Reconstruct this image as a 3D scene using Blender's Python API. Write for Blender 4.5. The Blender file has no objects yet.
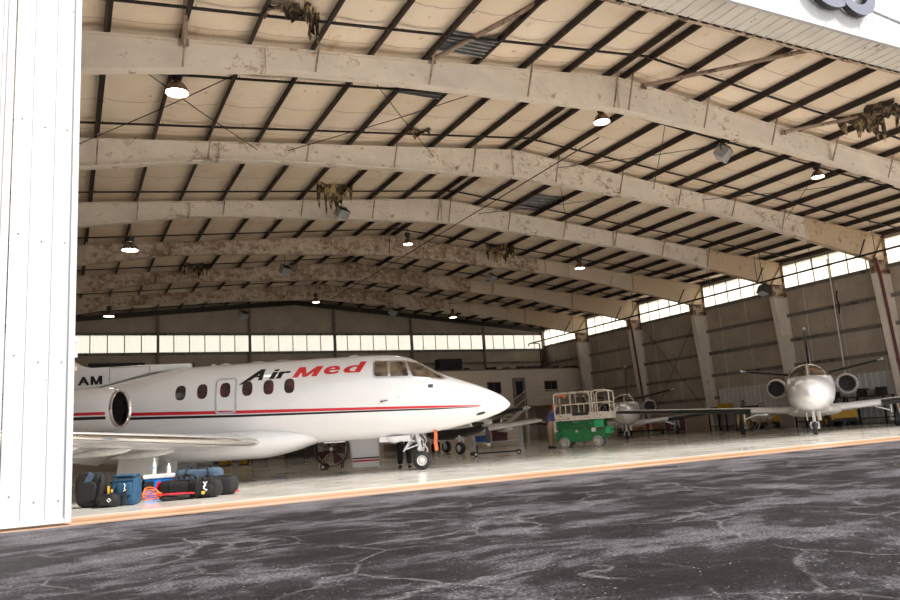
import bpy, math, random
from mathutils import Vector, Matrix
from mathutils.bvhtree import BVHTree
random.seed(7)
PI = math.pi
scene = bpy.context.scene
COL = scene.collection
S, Cc = math.sin, math.cos

# ------------------------------------------------------------------ materials
def nmat(name):
    m = bpy.data.materials.new(name); m.use_nodes = True
    nt = m.node_tree
    for n in list(nt.nodes): nt.nodes.remove(n)
    out = nt.nodes.new('ShaderNodeOutputMaterial')
    b = nt.nodes.new('ShaderNodeBsdfPrincipled')
    nt.links.new(b.outputs[0], out.inputs[0])
    return m, nt, b, out
def node(nt, t, **kw):
    n = nt.nodes.new(t)
    for k, v in kw.items():
        if k in n.inputs: n.inputs[k].default_value = v
        else: setattr(n, k, v)
    return n
def c4(c): return (c[0], c[1], c[2], 1)
def coords(nt, scale=(1,1,1), kind='Object'):
    tc = node(nt, 'ShaderNodeTexCoord'); mp = node(nt, 'ShaderNodeMapping')
    mp.inputs['Scale'].default_value = scale
    nt.links.new(tc.outputs[kind], mp.inputs[0])
    return mp.outputs[0]
def noise(nt, vec, scale, detail=4, rough=.6, dist=0):
    n = node(nt, 'ShaderNodeTexNoise', Scale=scale, Detail=detail, Roughness=rough, Distortion=dist)
    nt.links.new(vec, n.inputs['Vector']); return n.outputs['Fac']
def ramp(nt, fac, stops):
    r = node(nt, 'ShaderNodeValToRGB'); e = r.color_ramp.elements
    while len(e) < len(stops): e.new(.5)
    for i, (p, c) in enumerate(stops):
        e[i].position = p; e[i].color = c4(c) if len(c) == 3 else c
    nt.links.new(fac, r.inputs[0]); return r.outputs[0]
def mixc(nt, fac, a, b, mode='MIX'):
    m = node(nt, 'ShaderNodeMix', data_type='RGBA', blend_type=mode)
    for s, v in ((m.inputs[0], fac), (m.inputs[6], a), (m.inputs[7], b)):
        if isinstance(v, (int, float)): s.default_value = v
        elif isinstance(v, tuple): s.default_value = c4(v)
        else: nt.links.new(v, s)
    return m.outputs[2]
def math_(nt, op, a, b=0.0, clamp=False):
    m = node(nt, 'ShaderNodeMath', operation=op, use_clamp=clamp)
    for s, v in ((m.inputs[0], a), (m.inputs[1], b)):
        if isinstance(v, (int, float)): s.default_value = v
        else: nt.links.new(v, s)
    return m.outputs[0]
def bump(nt, b, h, strength=.3, dist=.02):
    bp = node(nt, 'ShaderNodeBump', Strength=strength, Distance=dist)
    nt.links.new(h, bp.inputs['Height']); nt.links.new(bp.outputs[0], b.inputs['Normal'])
def simple(name, col, rough=.5, metal=0, var=.12, scale=6, bmp=0, coat=0):
    m, nt, b, out = nmat(name)
    v = coords(nt)
    f = noise(nt, v, scale, 5)
    dark = tuple(x*(1-var*1.6) for x in col); lite = tuple(min(1, x*(1+var*.6)) for x in col)
    nt.links.new(ramp(nt, f, [(.3, dark), (.65, lite)]), b.inputs['Base Color'])
    b.inputs['Roughness'].default_value = rough; b.inputs['Metallic'].default_value = metal
    if coat: b.inputs['Coat Weight'].default_value = coat; b.inputs['Coat Roughness'].default_value = .08
    if bmp: bump(nt, b, noise(nt, v, scale*6, 3), bmp)
    return m
def worn(name, col, rust, amount=.5, scale=3, rough=.6, stretch=(1,1,1)):
    """paint with rust or dirt patches of irregular shape"""
    m, nt, b, out = nmat(name)
    v = coords(nt, stretch)
    base = ramp(nt, noise(nt, v, scale*.6, 5), [(.3, tuple(x*.82 for x in col)), (.7, col)])
    f = noise(nt, v, scale, 9, .72, .4)
    g = noise(nt, v, scale*.35, 3)
    k = math_(nt, 'MULTIPLY', f, math_(nt, 'ADD', g, .5))
    mask = ramp(nt, k, [(.66-amount*.25, (0,0,0)), (.72-amount*.22, (1,1,1))])
    rc = ramp(nt, noise(nt, v, scale*5, 4), [(.35, tuple(x*.5 for x in rust)), (.65, rust)])
    nt.links.new(mixc(nt, mask, base, rc), b.inputs['Base Color'])
    b.inputs['Roughness'].default_value = rough
    return m

M = {}
M['white_paint'] = simple('white_gloss_paint', (.76,.76,.775), .22, 0, .03, 1.2, coat=.6)
M['white_dull'] = simple('white_dull_paint', (.72,.71,.69), .45, 0, .1, 3)
M['beige_paint'] = simple('beige_gloss_paint', (.62,.60,.56), .3, 0, .05, 1.5, coat=.3)
M['red_stripe'] = simple('red_vinyl', (.55,.012,.03), .3, 0, .03)
M['red_letter'] = simple('red_letter_vinyl', (.62,.02,.03), .35, 0, .05)
M['black_vinyl'] = simple('black_vinyl', (.004,.004,.006), .7, 0, .05)
M['rubber'] = simple('tyre_rubber', (.02,.02,.022), .7, 0, .15, 8)
M['boot'] = simple('black_deice_rubber', (.01,.01,.011), .4, 0, .1)
M['chrome'] = simple('polished_metal', (.75,.72,.68), .16, 1, .06)
M['alu'] = simple('aluminium', (.6,.6,.6), .35, 1, .08)
M['steel_dark'] = simple('dark_steel', (.05,.045,.04), .5, .6, .2)
M['dark'] = simple('dark_void_paint', (.015,.014,.014), .6, 0, .1)
M['fan_dark'] = simple('fan_blade_metal', (.06,.05,.055), .4, .7, .1)
M['glass_dark'], nt, b, out = nmat('cockpit_glass')
b.inputs['Base Color'].default_value = (.06,.045,.03,1); b.inputs['Roughness'].default_value = .04
b.inputs['Transmission Weight'].default_value = .0; b.inputs['Specular IOR Level'].default_value = .9
nt.links.new(ramp(nt, noise(nt, coords(nt), 2.2, 2, .5, .6), [(.42, (.02,.016,.013)), (.62, (.17,.12,.08))]), b.inputs['Base Color'])
M['cabin_glass'], nt, b, out = nmat('cabin_window_glass')
nt.links.new(ramp(nt, noise(nt, coords(nt), 3.1, 2, .5), [(.45, (.03,.022,.022)), (.7, (.12,.03,.035))]), b.inputs['Base Color'])
b.inputs['Roughness'].default_value = .06; b.inputs['Specular IOR Level'].default_value = .8
M['pane'], nt, b, out = nmat('office_glass')
b.inputs['Base Color'].default_value = (.02,.022,.025,1); b.inputs['Roughness'].default_value = .08
M['purlin'] = worn('purlin_backlit_dark', (.028,.016,.011), (.10,.05,.028), .3, 2.5)  # near-black base paints in how purlins look against the light, with rust patches
M['rod'] = simple('dark_rod_steel', (.02,.016,.014), .6, .3, .2)
M['brown_pipe'] = worn('brown_painted_pipe', (.33,.24,.18), (.16,.09,.05), .5, 4)
M['black_pipe'] = simple('black_iron_pipe', (.03,.028,.027), .45, .5, .2)
M['red_pipe'] = simple('maroon_painted_steel', (.11,.008,.010), .4, 0, .15)
M['column'] = worn('column_cream_paint', (.74,.67,.58), (.30,.22,.15), .12, 1.6, .55)
M['column_top'] = worn('column_rusty_paint', (.50,.38,.26), (.20,.11,.06), .75, 2.2, .7)
M['girt'] = worn('girt_steel', (.20,.175,.155), (.10,.07,.05), .4, 3)
M['tan_post'] = simple('tan_post', (.17,.11,.065), .6, 0, .2)

# rafter paint: cream with streaky rust, then a cleaner stretch to the right
def rafter_mat(name, amount, paintx, base=(.80,.71,.60)):
    m, nt, b, out = nmat(name)
    v = coords(nt, (1.1, 1, 1.3))
    col = ramp(nt, noise(nt, v, 1.2, 6, .65), [(.3, tuple(x*.8 for x in base)), (.7, base)])
    f = noise(nt, v, 3.2, 10, .75, .5); g = noise(nt, v, .6, 3)
    k = math_(nt, 'MULTIPLY', f, math_(nt, 'ADD', g, .5))
    mask = ramp(nt, k, [(.60-amount*.2, (0,0,0)), (.74-amount*.16, (1,1,1))])
    sep = node(nt, 'ShaderNodeSeparateXYZ'); nt.links.new(coords(nt), sep.inputs[0])
    left = math_(nt, 'LESS_THAN', sep.outputs[0], paintx)
    mask2 = math_(nt, 'MULTIPLY', mask, math_(nt, 'ADD', math_(nt, 'MULTIPLY', left, .8), .12))
    rust = ramp(nt, noise(nt, v, 9, 4), [(.35, (.06,.03,.016)), (.65, (.36,.20,.105))])
    tan = math_(nt, 'GREATER_THAN', sep.outputs[0], 27.6)
    col2 = mixc(nt, tan, col, (.60,.46,.31))
    nt.links.new(mixc(nt, mask2, col2, rust), b.inputs['Base Color'])
    b.inputs['Roughness'].default_value = .55
    return m
# ceiling: faced insulation blankets with seams, dirt specks and yellowed patches
m, nt, b, out = nmat('ceiling_insulation')
v = coords(nt)
base = ramp(nt, noise(nt, v, .5, 5), [(.3, (.82,.67,.50)), (.7, (.93,.81,.645))])
spk = ramp(nt, noise(nt, v, 5.5, 3, .5), [(.70, (1,1,1)), (.76, (.35,.26,.18))])
stn = ramp(nt, noise(nt, coords(nt, (1.2,.4,1)), 1.3, 8, .7), [(.60, (1,1,1)), (.72, (.72,.6,.47))])
c = mixc(nt, 1.0, base, spk, 'MULTIPLY'); c = mixc(nt, .8, c, stn, 'MULTIPLY')
sep = node(nt, 'ShaderNodeSeparateXYZ'); nt.links.new(v, sep.inputs[0])
wob = math_(nt, 'MULTIPLY', noise(nt, v, 2.5, 2), .09)
yy = math_(nt, 'ADD', sep.outputs[1], wob)
fr = math_(nt, 'FRACT', math_(nt, 'DIVIDE', yy, 1.83))
seam = math_(nt, 'LESS_THAN', fr, .022)
c = mixc(nt, math_(nt, 'MULTIPLY', seam, .55), c, (.33,.25,.18))
nt.links.new(c, b.inputs['Base Color']); b.inputs['Roughness'].default_value = .75
hb = math_(nt, 'ADD', math_(nt, 'MULTIPLY', math_(nt, 'LESS_THAN', fr, .05), .6), noise(nt, coords(nt, (1,2.4,1)), 2.2, 5))
bump(nt, b, hb, .8, .05)
M['ceiling'] = m
# polished hangar floor
m, nt, b, out = nmat('polished_floor')
v = coords(nt)
nt.links.new(ramp(nt, noise(nt, v, .35, 6, .65), [(.3, (.68,.65,.60)), (.7, (.84,.815,.775))]), b.inputs['Base Color'])
nt.links.new(ramp(nt, noise(nt, v, 1.1, 5, .7), [(.3, (.06,.06,.06)), (.75, (.20,.20,.20))]), b.inputs['Roughness'])
b.inputs['Specular IOR Level'].default_value = .45
bump(nt, b, noise(nt, v, 1.6, 3), .06, .02)
M['floor'] = m
# door track strip
m, nt, b, out = nmat('stained_track_strip')
v = coords(nt, (.12, 1, 1))
sep = node(nt, 'ShaderNodeSeparateXYZ'); nt.links.new(coords(nt), sep.inputs[0])
n_ = math_(nt, 'ADD', sep.outputs[1], math_(nt, 'MULTIPLY', noise(nt, v, 3, 6, .7), .5))
f = math_(nt, 'DIVIDE', math_(nt, 'SUBTRACT', n_, 10.9), 1.9)
nt.links.new(ramp(nt, f, [(0, (.40,.30,.23)), (.10, (.42,.21,.10)), (.22, (.62,.48,.38)), (.36, (.44,.20,.08)), (.6, (.56,.36,.22)), (.95, (.66,.63,.60))]), b.inputs['Base Color'])
b.inputs['Roughness'].default_value = .35
M['track'] = m
# asphalt
m, nt, b, out = nmat('dusty_asphalt')
v = coords(nt)
vs = coords(nt, (.7, 1, 1))
dust0 = noise(nt, vs, 1.15, 12, .74, .3)
sy = node(nt, 'ShaderNodeSeparateXYZ'); nt.links.new(v, sy.inputs[0])
edge = math_(nt, 'MULTIPLY', ramp(nt, math_(nt, 'DIVIDE', sy.outputs[1], 12), [(.70, (0,0,0)), (.79, (1,1,1))]), .10)
dust = math_(nt, 'ADD', dust0, edge)
base = ramp(nt, dust, [(.40, (.010,.008,.009)), (.50, (.022,.019,.021)), (.56, (.075,.068,.076)), (.70, (.14,.13,.143))])
vor = node(nt, 'ShaderNodeTexVoronoi', feature='DISTANCE_TO_EDGE', Scale=.95)
wv = node(nt, 'ShaderNodeMixRGB', blend_type='ADD'); wv.inputs[0].default_value = .55
nz = node(nt, 'ShaderNodeTexNoise', Scale=1.6, Detail=6); nt.links.new(v, nz.inputs['Vector'])
nt.links.new(v, wv.inputs[1]); nt.links.new(nz.outputs['Color'], wv.inputs[2]); nt.links.new(wv.outputs[0], vor.inputs['Vector'])
crack = ramp(nt, vor.outputs['Distance'], [(.0, (.8,.8,.8)), (.022, (0,0,0))])
crk = math_(nt, 'MULTIPLY', crack, ramp(nt, noise(nt, v, .8, 3), [(.42, (0,0,0)), (.55, (.9,.9,.9))]))
c = mixc(nt, crk, base, (.15,.14,.145))
grit = ramp(nt, noise(nt, v, 48, 4, .7), [(.40, (.35,.35,.35)), (.66, (1.9,1.9,1.9))])
c = mixc(nt, 1.0, c, grit, 'MULTIPLY')
wh = ramp(nt, noise(nt, v, 38, 2, .5), [(.70, (0,0,0)), (.73, (1,1,1))])
c = mixc(nt, wh, c, (.35,.33,.30))
nt.links.new(c, b.inputs['Base Color'])
nt.links.new(ramp(nt, dust, [(.4, (.55,.55,.55)), (.6, (.85,.85,.85))]), b.inputs['Roughness'])
b.inputs['Specular IOR Level'].default_value = .12
bump(nt, b, noise(nt, v, 60, 4), .6, .01)
M['asphalt'] = m
m, nt, b, out = nmat('pale_bounce_concrete')
nt.links.new(ramp(nt, noise(nt, coords(nt), .4, 6), [(.3, (.52,.50,.47)), (.7, (.64,.62,.59))]), b.inputs['Base Color'])
b.inputs['Roughness'].default_value = .9
M['bounce_apron'] = m
# walls
def wall_mat(name, c0, c1, seam=0):
    m, nt, b, out = nmat(name)
    v = coords(nt)
    c = ramp(nt, noise(nt, v, .8, 7, .65), [(.3, c0), (.7, c1)])
    s = ramp(nt, noise(nt, coords(nt, (1,1,.25)), 2.4, 6, .7), [(.62, (1,1,1)), (.78, (.62,.55,.48))])
    c = mixc(nt, .8, c, s, 'MULTIPLY')
    nt.links.new(c, b.inputs['Base Color']); b.inputs['Roughness'].default_value = .8
    bump(nt, b, noise(nt, v, 1.7, 4), .5, .06)
    return m
M['wall'] = wall_mat('wall_insulation', (.33,.275,.22), (.46,.39,.315))
M['liner'] = wall_mat('metal_wall_liner', (.42,.40,.38), (.55,.53,.51))
M['office'] = wall_mat('office_wall_paint', (.56,.48,.40), (.66,.57,.48))
m, nt, b, out = nmat('translucent_panel')
nt.nodes.remove(b)
v = coords(nt)
c = ramp(nt, noise(nt, coords(nt, (1,1,.3)), 1.5, 4), [(.3, (.84,.79,.66)), (.7, (.90,.86,.76))])
t = node(nt, 'ShaderNodeBsdfTranslucent'); d = node(nt, 'ShaderNodeBsdfDiffuse')
nt.links.new(c, t.inputs[0]); nt.links.new(c, d.inputs[0])
mx = node(nt, 'ShaderNodeMixShader'); mx.inputs[0].default_value = .12
nt.links.new(t.outputs[0], mx.inputs[1]); nt.links.new(d.outputs[0], mx.inputs[2]); nt.links.new(mx.outputs[0], out.inputs[0])
M['translucent'] = m
m, nt, b, out = nmat('white_door_steel')
v = coords(nt)
c = ramp(nt, noise(nt, coords(nt, (1,1,.08)), 3, 5, .6), [(.3, (.49,.495,.50)), (.7, (.54,.545,.55))])
sp = ramp(nt, noise(nt, v, 9, 2, .4), [(.775, (1,1,1)), (.80, (.55,.48,.42))])
low = node(nt, 'ShaderNodeSeparateXYZ'); nt.links.new(v, low.inputs[0])
nt.links.new(mixc(nt, 1.0, c, sp, 'MULTIPLY'), b.inputs['Base Color']); b.inputs['Roughness'].default_value = .5
M['door_white'] = m
M['soffit'] = worn('soffit_metal', (.80,.76,.69), (.34,.27,.2), .18, 2.2)
M['letter_face'] = simple('letter_blue_grey', (.13,.14,.19), .4, 0, .05)
M['letter_side'] = simple('letter_black_edge', (.012,.010,.014), .5, 0, .05)
M['header'] = worn('header_rusty_edge', (.55,.43,.31), (.18,.09,.05), .6, 4)
# bulbs
def emis(name, col, s):
    m, nt, b, out = nmat(name); nt.nodes.remove(b)
    e = node(nt, 'ShaderNodeEmission', Strength=s); e.inputs[0].default_value = c4(col)
    nt.links.new(e.outputs[0], out.inputs[0]); return m
M['bulb'] = emis('lamp_glow', (1,.93,.80), 30)
M['bulb_dim'] = emis('lamp_glow_dim', (1,.95,.86), 6)
M['shade'] = simple('lamp_reflector_metal', (.30,.20,.15), .3, .7, .2)
M['lamp_body'] = simple('lamp_black_body', (.02,.018,.017), .5, .2, .1)
M['flood_grey'] = simple('floodlight_grey_metal', (.42,.42,.43), .35, .5, .1)
M['flood_glass'] = simple('floodlight_glass', (.55,.56,.58), .12, 0, .05)
M['torn'] = worn('torn_yellow_insulation', (.50,.36,.17), (.10,.07,.045), .95, 5, .95)
M['torn_dark'] = worn('grimy_torn_insulation', (.26,.18,.10), (.06,.04,.03), .9, 6, .95)
M['deck'] = simple('bare_roof_metal', (.34,.35,.37), .3, .8, .2)

# ------------------------------------------------------------------ mesh builder
class B:
    def __init__(s): s.v = []; s.f = []
    def add(s, vs, fs):
        o = len(s.v); s.v += [tuple(p) for p in vs]; s.f += [tuple(i+o for i in f) for f in fs]; return s
    def box(s, c, d, rz=0, ry=0, rx=0):
        R = Matrix.Rotation(rz,3,'Z') @ Matrix.Rotation(ry,3,'Y') @ Matrix.Rotation(rx,3,'X')
        vs = [Vector(c) + R @ Vector((x*d[0]/2, y*d[1]/2, z*d[2]/2)) for x in (-1,1) for y in (-1,1) for z in (-1,1)]
        return s.add(vs, [(0,1,3,2),(4,6,7,5),(0,4,5,1),(2,3,7,6),(0,2,6,4),(1,5,7,3)])
    def ext(s, x0,x1,y0,y1,z0,z1): return s.box(((x0+x1)/2,(y0+y1)/2,(z0+z1)/2),(abs(x1-x0),abs(y1-y0),abs(z1-z0)))
    def bar(s, a, b, w, h, up=(0,0,1)):
        a, b = Vector(a), Vector(b); d = (b-a).normalized(); r = d.cross(Vector(up))
        if r.length < 1e-3: r = d.cross(Vector((1,0,0)))
        r.normalize(); u = r.cross(d)
        vs = [p + r*(i*w/2) + u*(j*h/2) for p in (a,b) for i,j in ((-1,-1),(1,-1),(1,1),(-1,1))]
        return s.add(vs, [(0,3,2,1),(4,5,6,7),(0,1,5,4),(1,2,6,5),(2,3,7,6),(3,0,4,7)])
    def rings(s, rs, caps=True, closed=False):
        n = len(rs[0]); vs = [p for r in rs for p in r]; fs = []
        m = len(rs)
        for i in range(m if closed else m-1):
            for j in range(n):
                a = i*n+j; b = i*n+(j+1)%n; c = ((i+1)%m)*n+(j+1)%n; d = ((i+1)%m)*n+j
                fs.append((a,b,c,d))
        if caps and not closed:
            fs.append(tuple(range(n-1,-1,-1))); fs.append(tuple((m-1)*n+j for j in range(n)))
        return s.add(vs, fs)
    def tube(s, pts, r, n=8, caps=True, closed=False):
        pts = [Vector(p) for p in pts]; rs = []; m = len(pts)
        rr = r if isinstance(r, (list, tuple)) else [r]*m
        prev = None
        for i, p in enumerate(pts):
            if closed: d = pts[(i+1)%m]-pts[i-1]
            else: d = (pts[min(i+1,m-1)]-pts[max(i-1,0)])
            d.normalize()
            if prev is None:
                u = d.cross(Vector((0,0,1)))
                if u.length < .05: u = d.cross(Vector((1,0,0)))
            else: u = prev - d*prev.dot(d)
            u.normalize(); prev = u; w = d.cross(u)
            rs.append([p + (u*Cc(t)+w*S(t))*rr[i] for t in [2*PI*k/n for k in range(n)]])
        return s.rings(rs, caps, closed)
    def cyl(s, a, b, r0, r1=None, n=14): return s.tube([a,b], [r0, r0 if r1 is None else r1], n)
    def lathe(s, c, axis, prof, n=24, caps=True):
        """prof: (distance along axis, radius)"""
        c = Vector(c); d = Vector(axis).normalized(); u = d.cross(Vector((0,0,1)))
        if u.length < .05: u = d.cross(Vector((1,0,0)))
        u.normalize(); w = d.cross(u)
        return s.rings([[c+d*t+(u*Cc(a)+w*S(a))*max(r,1e-4) for a in [2*PI*k/n for k in range(n)]] for t,r in prof], caps)
    def prism(s, poly, f, t0, t1):
        """poly 2d, f(u,v,t)->3d"""
        n = len(poly); vs = [f(u,v,t0) for u,v in poly] + [f(u,v,t1) for u,v in poly]
        fs = [tuple(range(n-1,-1,-1)), tuple(range(n,2*n))] + [(i,(i+1)%n,n+(i+1)%n,n+i) for i in range(n)]
        return s.add(vs, fs)
    def build(s, name, mat, parent=None, smooth=False, bev=0, sub=0, **tags):
        me = bpy.data.meshes.new(name); me.from_pydata([tuple(p) for p in s.v], [], s.f); me.validate(); me.update()
        import bmesh
        bm = bmesh.new(); bm.from_mesh(me); bmesh.ops.recalc_face_normals(bm, faces=bm.faces); bm.to_mesh(me); bm.free()
        me.materials.append(mat)
        o = bpy.data.objects.new(name, me); COL.objects.link(o)
        if parent is not None: o.parent = parent
        if smooth:
            me.polygons.foreach_set('use_smooth', [True]*len(me.polygons))
            try: me.set_sharp_from_angle(angle=math.radians(smooth if smooth is not True else 40))
            except Exception: pass
        if bev:
            md = o.modifiers.new('bevel','BEVEL'); md.width = bev; md.segments = 2; md.limit_method = 'ANGLE'
        if sub:
            md = o.modifiers.new('subd','SUBSURF'); md.levels = sub; md.render_levels = sub
        for k, v in tags.items(): o[k] = v
        return o
def tag(o, label=None, cat=None, group=None, kind=None):
    if label: o['label'] = label
    if cat: o['category'] = cat
    if group: o['group'] = group
    if kind: o['kind'] = kind
    return o
def thing(name, loc, label, cat, rz=0, group=None):
    o = bpy.data.objects.new(name, None); o.empty_display_size = .3; COL.objects.link(o)
    o.location = loc; o.rotation_euler = (0,0,rz)
    return tag(o, label, cat, group)
def copy_tree(o, parent=None):
    c = o.copy(); COL.objects.link(c); c.parent = parent
    for ch in [x for x in bpy.data.objects if x.parent is o]: copy_tree(ch, c)
    return c
def az(deg): return math.radians(90-deg)          # heading clockwise from +Y to rotation about Z
def struct(o): o['kind'] = 'structure'; return o
ORD = ['first','second','third','fourth','fifth','sixth','seventh','eighth','ninth','tenth','eleventh','twelfth','thirteenth','fourteenth']

# ------------------------------------------------------------------ camera
CAM = Vector((0,0,.8))
yaw, pit, rol = .47813505, .1766294, -.06749058
fw = Vector((S(yaw)*Cc(pit), Cc(yaw)*Cc(pit), S(pit))); rt = Vector((Cc(yaw), -S(yaw), 0)); up = rt.cross(fw)
r2 = rt*Cc(rol)+up*S(rol); u2 = -rt*S(rol)+up*Cc(rol)
cam = bpy.data.cameras.new('camera'); co = bpy.data.objects.new('camera', cam); COL.objects.link(co)
cam.sensor_width = 36; cam.lens = 751.03/900*36; cam.clip_end = 500
Rm = Matrix((r2, u2, -fw)).transposed()
co.matrix_world = Matrix.Translation(CAM) @ Rm.to_4x4()
scene.camera = co

# ------------------------------------------------------------------ hangar shell
XR, XL, XW, YF, YB = 13.3, -6.1, 32.72, 10.9, 47.95
SL = .0935; ZR = 10.12
def ztop(x): return ZR - SL*abs(x-XR)
PH = .2                                           # purlin height
def zroof(x): return ztop(x)+PH+.01
PX = [XR-.25-1.387*k for k in range(14)] + [XR+.25+1.387*k for k in range(14)]
FY = [14.9+5.5*k for k in range(6)]

B().ext(-200,260,-220,1.2,-.06,-.003).build('bounce_apron', M['bounce_apron'], kind='structure')  # unseen pale ground behind the camera, added to bounce light onto the ceiling
B().ext(-200,260,1.2,10.72,-.06,0).build('ground', M['asphalt'], kind='structure')
B().ext(XL-.3,XW+.5,12.4,YB+.3,-.05,0).build('floor', M['floor'], kind='structure')
t_ = B().ext(XL-.3,XW+.5,10.72,12.4,-.05,0)
t_.build('trim_1', M['track'], kind='structure')
B().ext(-200,XL-.3,10.72,120,-.06,-.002).build('ground', M['bounce_apron'], kind='structure')
B().ext(XW+.5,260,10.72,120,-.06,-.002).build('ground', M['bounce_apron'], kind='structure')
B().ext(XL-.3,XW+.5,YB+.3,120,-.06,-.002).build('ground', M['bounce_apron'], kind='structure')
# ceiling with sag of the blankets between the purlins
for side in (-1, 1):
    edges = [XR] + [p for p in PX if (p-XR)*side > 0] + [XW+.15 if side > 0 else XL-.15]
    xs = []
    for a, c in zip(edges, edges[1:]):
        for k in range(6):
            xs.append((a+(c-a)*k/6, .085*S(PI*k/6)*min(1,abs(c-a)/1.38)))
    xs.append((edges[-1], 0))
    ys = [9.95, YF-.01]
    spans = [YF] + FY + [YB+.1]
    for a, c in zip(spans, spans[1:]):
        for k in range(12): ys.append(a+(c-a)*k/12+.001)
    ys.append(YB+.1)
    bb = B(); n = len(xs); vs = []
    for j, y in enumerate(ys):
        ph = [abs(S(PI*(y-a)/(c-a))) for a, c in zip(spans, spans[1:]) if a <= y < c] or [0]
        for x, sg in xs:
            w = .012*S(x*9.1+y*5.3)*S(y*3.1)
            vs.append((x, y, zroof(x)+PH*.05 - sg*(.35+.65*min(1, ph[0]*1.6)) - abs(w)*(sg > 0)))
    fs = [(j*n+i, j*n+i+1, (j+1)*n+i+1, (j+1)*n+i) for j in range(len(ys)-1) for i in range(n-1)]
    bb.add(vs, fs)
    # roof sheet above, so the roof has thickness
    o = bb.build('ceiling', M['ceiling'], smooth=60, kind='structure')
    x1 = edges[-1]
    rb = B(); rb.add([(XR,9.9,zroof(XR)+.12),(x1,9.9,zroof(x1)+.12),(x1,YB+.3,zroof(x1)+.12),(XR,YB+.3,zroof(XR)+.12),
                      (XR,9.9,zroof(XR)+.16),(x1,9.9,zroof(x1)+.16),(x1,YB+.3,zroof(x1)+.16),(XR,YB+.3,zroof(XR)+.16)],
                     [(0,1,2,3),(7,6,5,4),(0,4,5,1),(1,5,6,2),(2,6,7,3),(3,7,4,0)])
    rb.build('ceiling', M['deck'], kind='structure')

# walls
ZW0, ZW1 = 6.98, 8.16        # right window band
B().ext(XW,XW+.12,YF,YB,0,ZW0).build('wall_right', M['wall'], kind='structure')
B().ext(XW,XW+.12,YF,YB,ZW1,8.55).build('wall_right', M['wall'], kind='structure')
B().ext(XL-.12,XL,YF,YB,0,ZW0).build('wall_left', M['wall'], kind='structure')
B().ext(XL-.12,XL,YF,YB,ZW1,8.55).build('wall_left', M['wall'], kind='structure')
ZB0, ZB1 = 6.76, 7.9
B().ext(XL,XW,YB,YB+.12,0,ZB0).build('wall_back', M['wall'], kind='structure')
bb = B(); bb.prism([(XL,ZB1),(XW,ZB1),(XW,zroof(XW)+.1),(XR,zroof(XR)+.1),(XL,zroof(XL)+.1)], lambda u,v,t:(u,t,v), YB, YB+.12)
bb.build('wall_back', M['wall'], kind='structure')
# translucent panel bands: gently ribbed sheets, one per bay
wn = [0]
M['rib_line'] = simple('panel_lap_seam', (.62,.50,.33), .6, 0, .1)
def band(axis, pos, a, c, z0, z1, out):
    wn[0] += 1
    b_ = B(); r_ = B(); n = max(2, int(round((c-a)/.92))); st = (c-a)/n
    pts = []
    k = a
    for i in range(n):
        u0 = a+i*st
        for t, h in ((0,0),(.08,.03),(.16,.03),(.24,0),(.5,0),(.54,.012),(.58,0),(.9,0)):
            pts.append((u0+t*st, h))
    pts.append((c, 0))
    vs = []
    for u, h in pts:
        for z in (z0, z1):
            vs.append((pos+out*(.03+h), u, z) if axis == 'x' else (u, pos+out*(.03+h), z))
    b_.add(vs, [(2*i,2*i+2,2*i+3,2*i+1) for i in range(len(pts)-1)])
    o = b_.build('window_%d' % wn[0], M['translucent'], kind='structure')
    for i in range(1, n):
        u = a+i*st+.02*st
        p = (lambda y0, y1, zz0, zz1: r_.ext(pos-.004*out, pos+.012*out, y0, y1, zz0, zz1)) if axis == 'x' else (lambda x0, x1, zz0, zz1: r_.ext(x0, x1, pos-.004*out, pos+.012*out, zz0, zz1))
        p(u-.03, u+.03, z0, z1)
    r_.build('window_frame', M['rib_line'], o)
ycols = [YF+.2] + FY + [YB]
for a, c in zip(ycols, ycols[1:]):
    band('x', XW, a, c, ZW0, ZW1, 1); band('x', XL, a, c, ZW0, ZW1, -1)
bx = [XL, -.7, 4.85, 10.3, 15.9, 21.5, 27.3, XW]
for a, c in zip(bx, bx[1:]): band('y', YB, a, c, ZB0, ZB1, 1)

# girts (horizontal wall rails): one object each
def girt(name, a, b_, label, group=None, w=.1, h=.16):
    g = B().bar(a, b_, w, .02); g.bar((Vector(a)+Vector((0,0,-h/2))), (Vector(b_)+Vector((0,0,-h/2))), .015, h)
    return tag(g.build(name, M['girt']), label, 'wall rail', group)
rails = ['lowest','second lowest','third lowest','fourth lowest','highest']
for i, z in enumerate((1.9, 3.15, 4.4, 5.65)):
    girt('wall_girt', (XW-.07, YF+.1, z), (XW-.07, YB-.1, z), 'long steel rail on the right insulated wall, %s of its rails' % rails[i])
girt('wall_girt', (XW-.07, YF+.1, ZW0), (XW-.07, YB-.1, ZW0), 'steel rail along the bottom of the right wall light panels')
for i, z in enumerate((2.6, 4.2, 5.85)):
    girt('wall_girt', (XL+.1, YB-.07, z), (XW-.1, YB-.07, z), 'long steel rail across the back wall, %s of its rails' % rails[i])
girt('wall_girt', (XL+.1, YB-.07, ZB0+.02), (XW-.1, YB-.07, ZB0+.02), 'dark steel rail under the light panels of the back wall')
girt('wall_girt', (XL+.1, YB-.07, ZB1+.08), (XW-.1, YB-.07, ZB1+.08), 'dark steel rail above the light panels of the back wall')
# vertical seams of the insulation on the right wall: thin battens
sm = B()
for k in range(20):
    y = 12+1.83*k
    if min(abs(y-f) for f in FY) > .6: sm.ext(XW-.02, XW+.01, y-.025, y+.025, 0, ZW0)
sm.build('trim_2', M['liner'], kind='structure')
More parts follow.
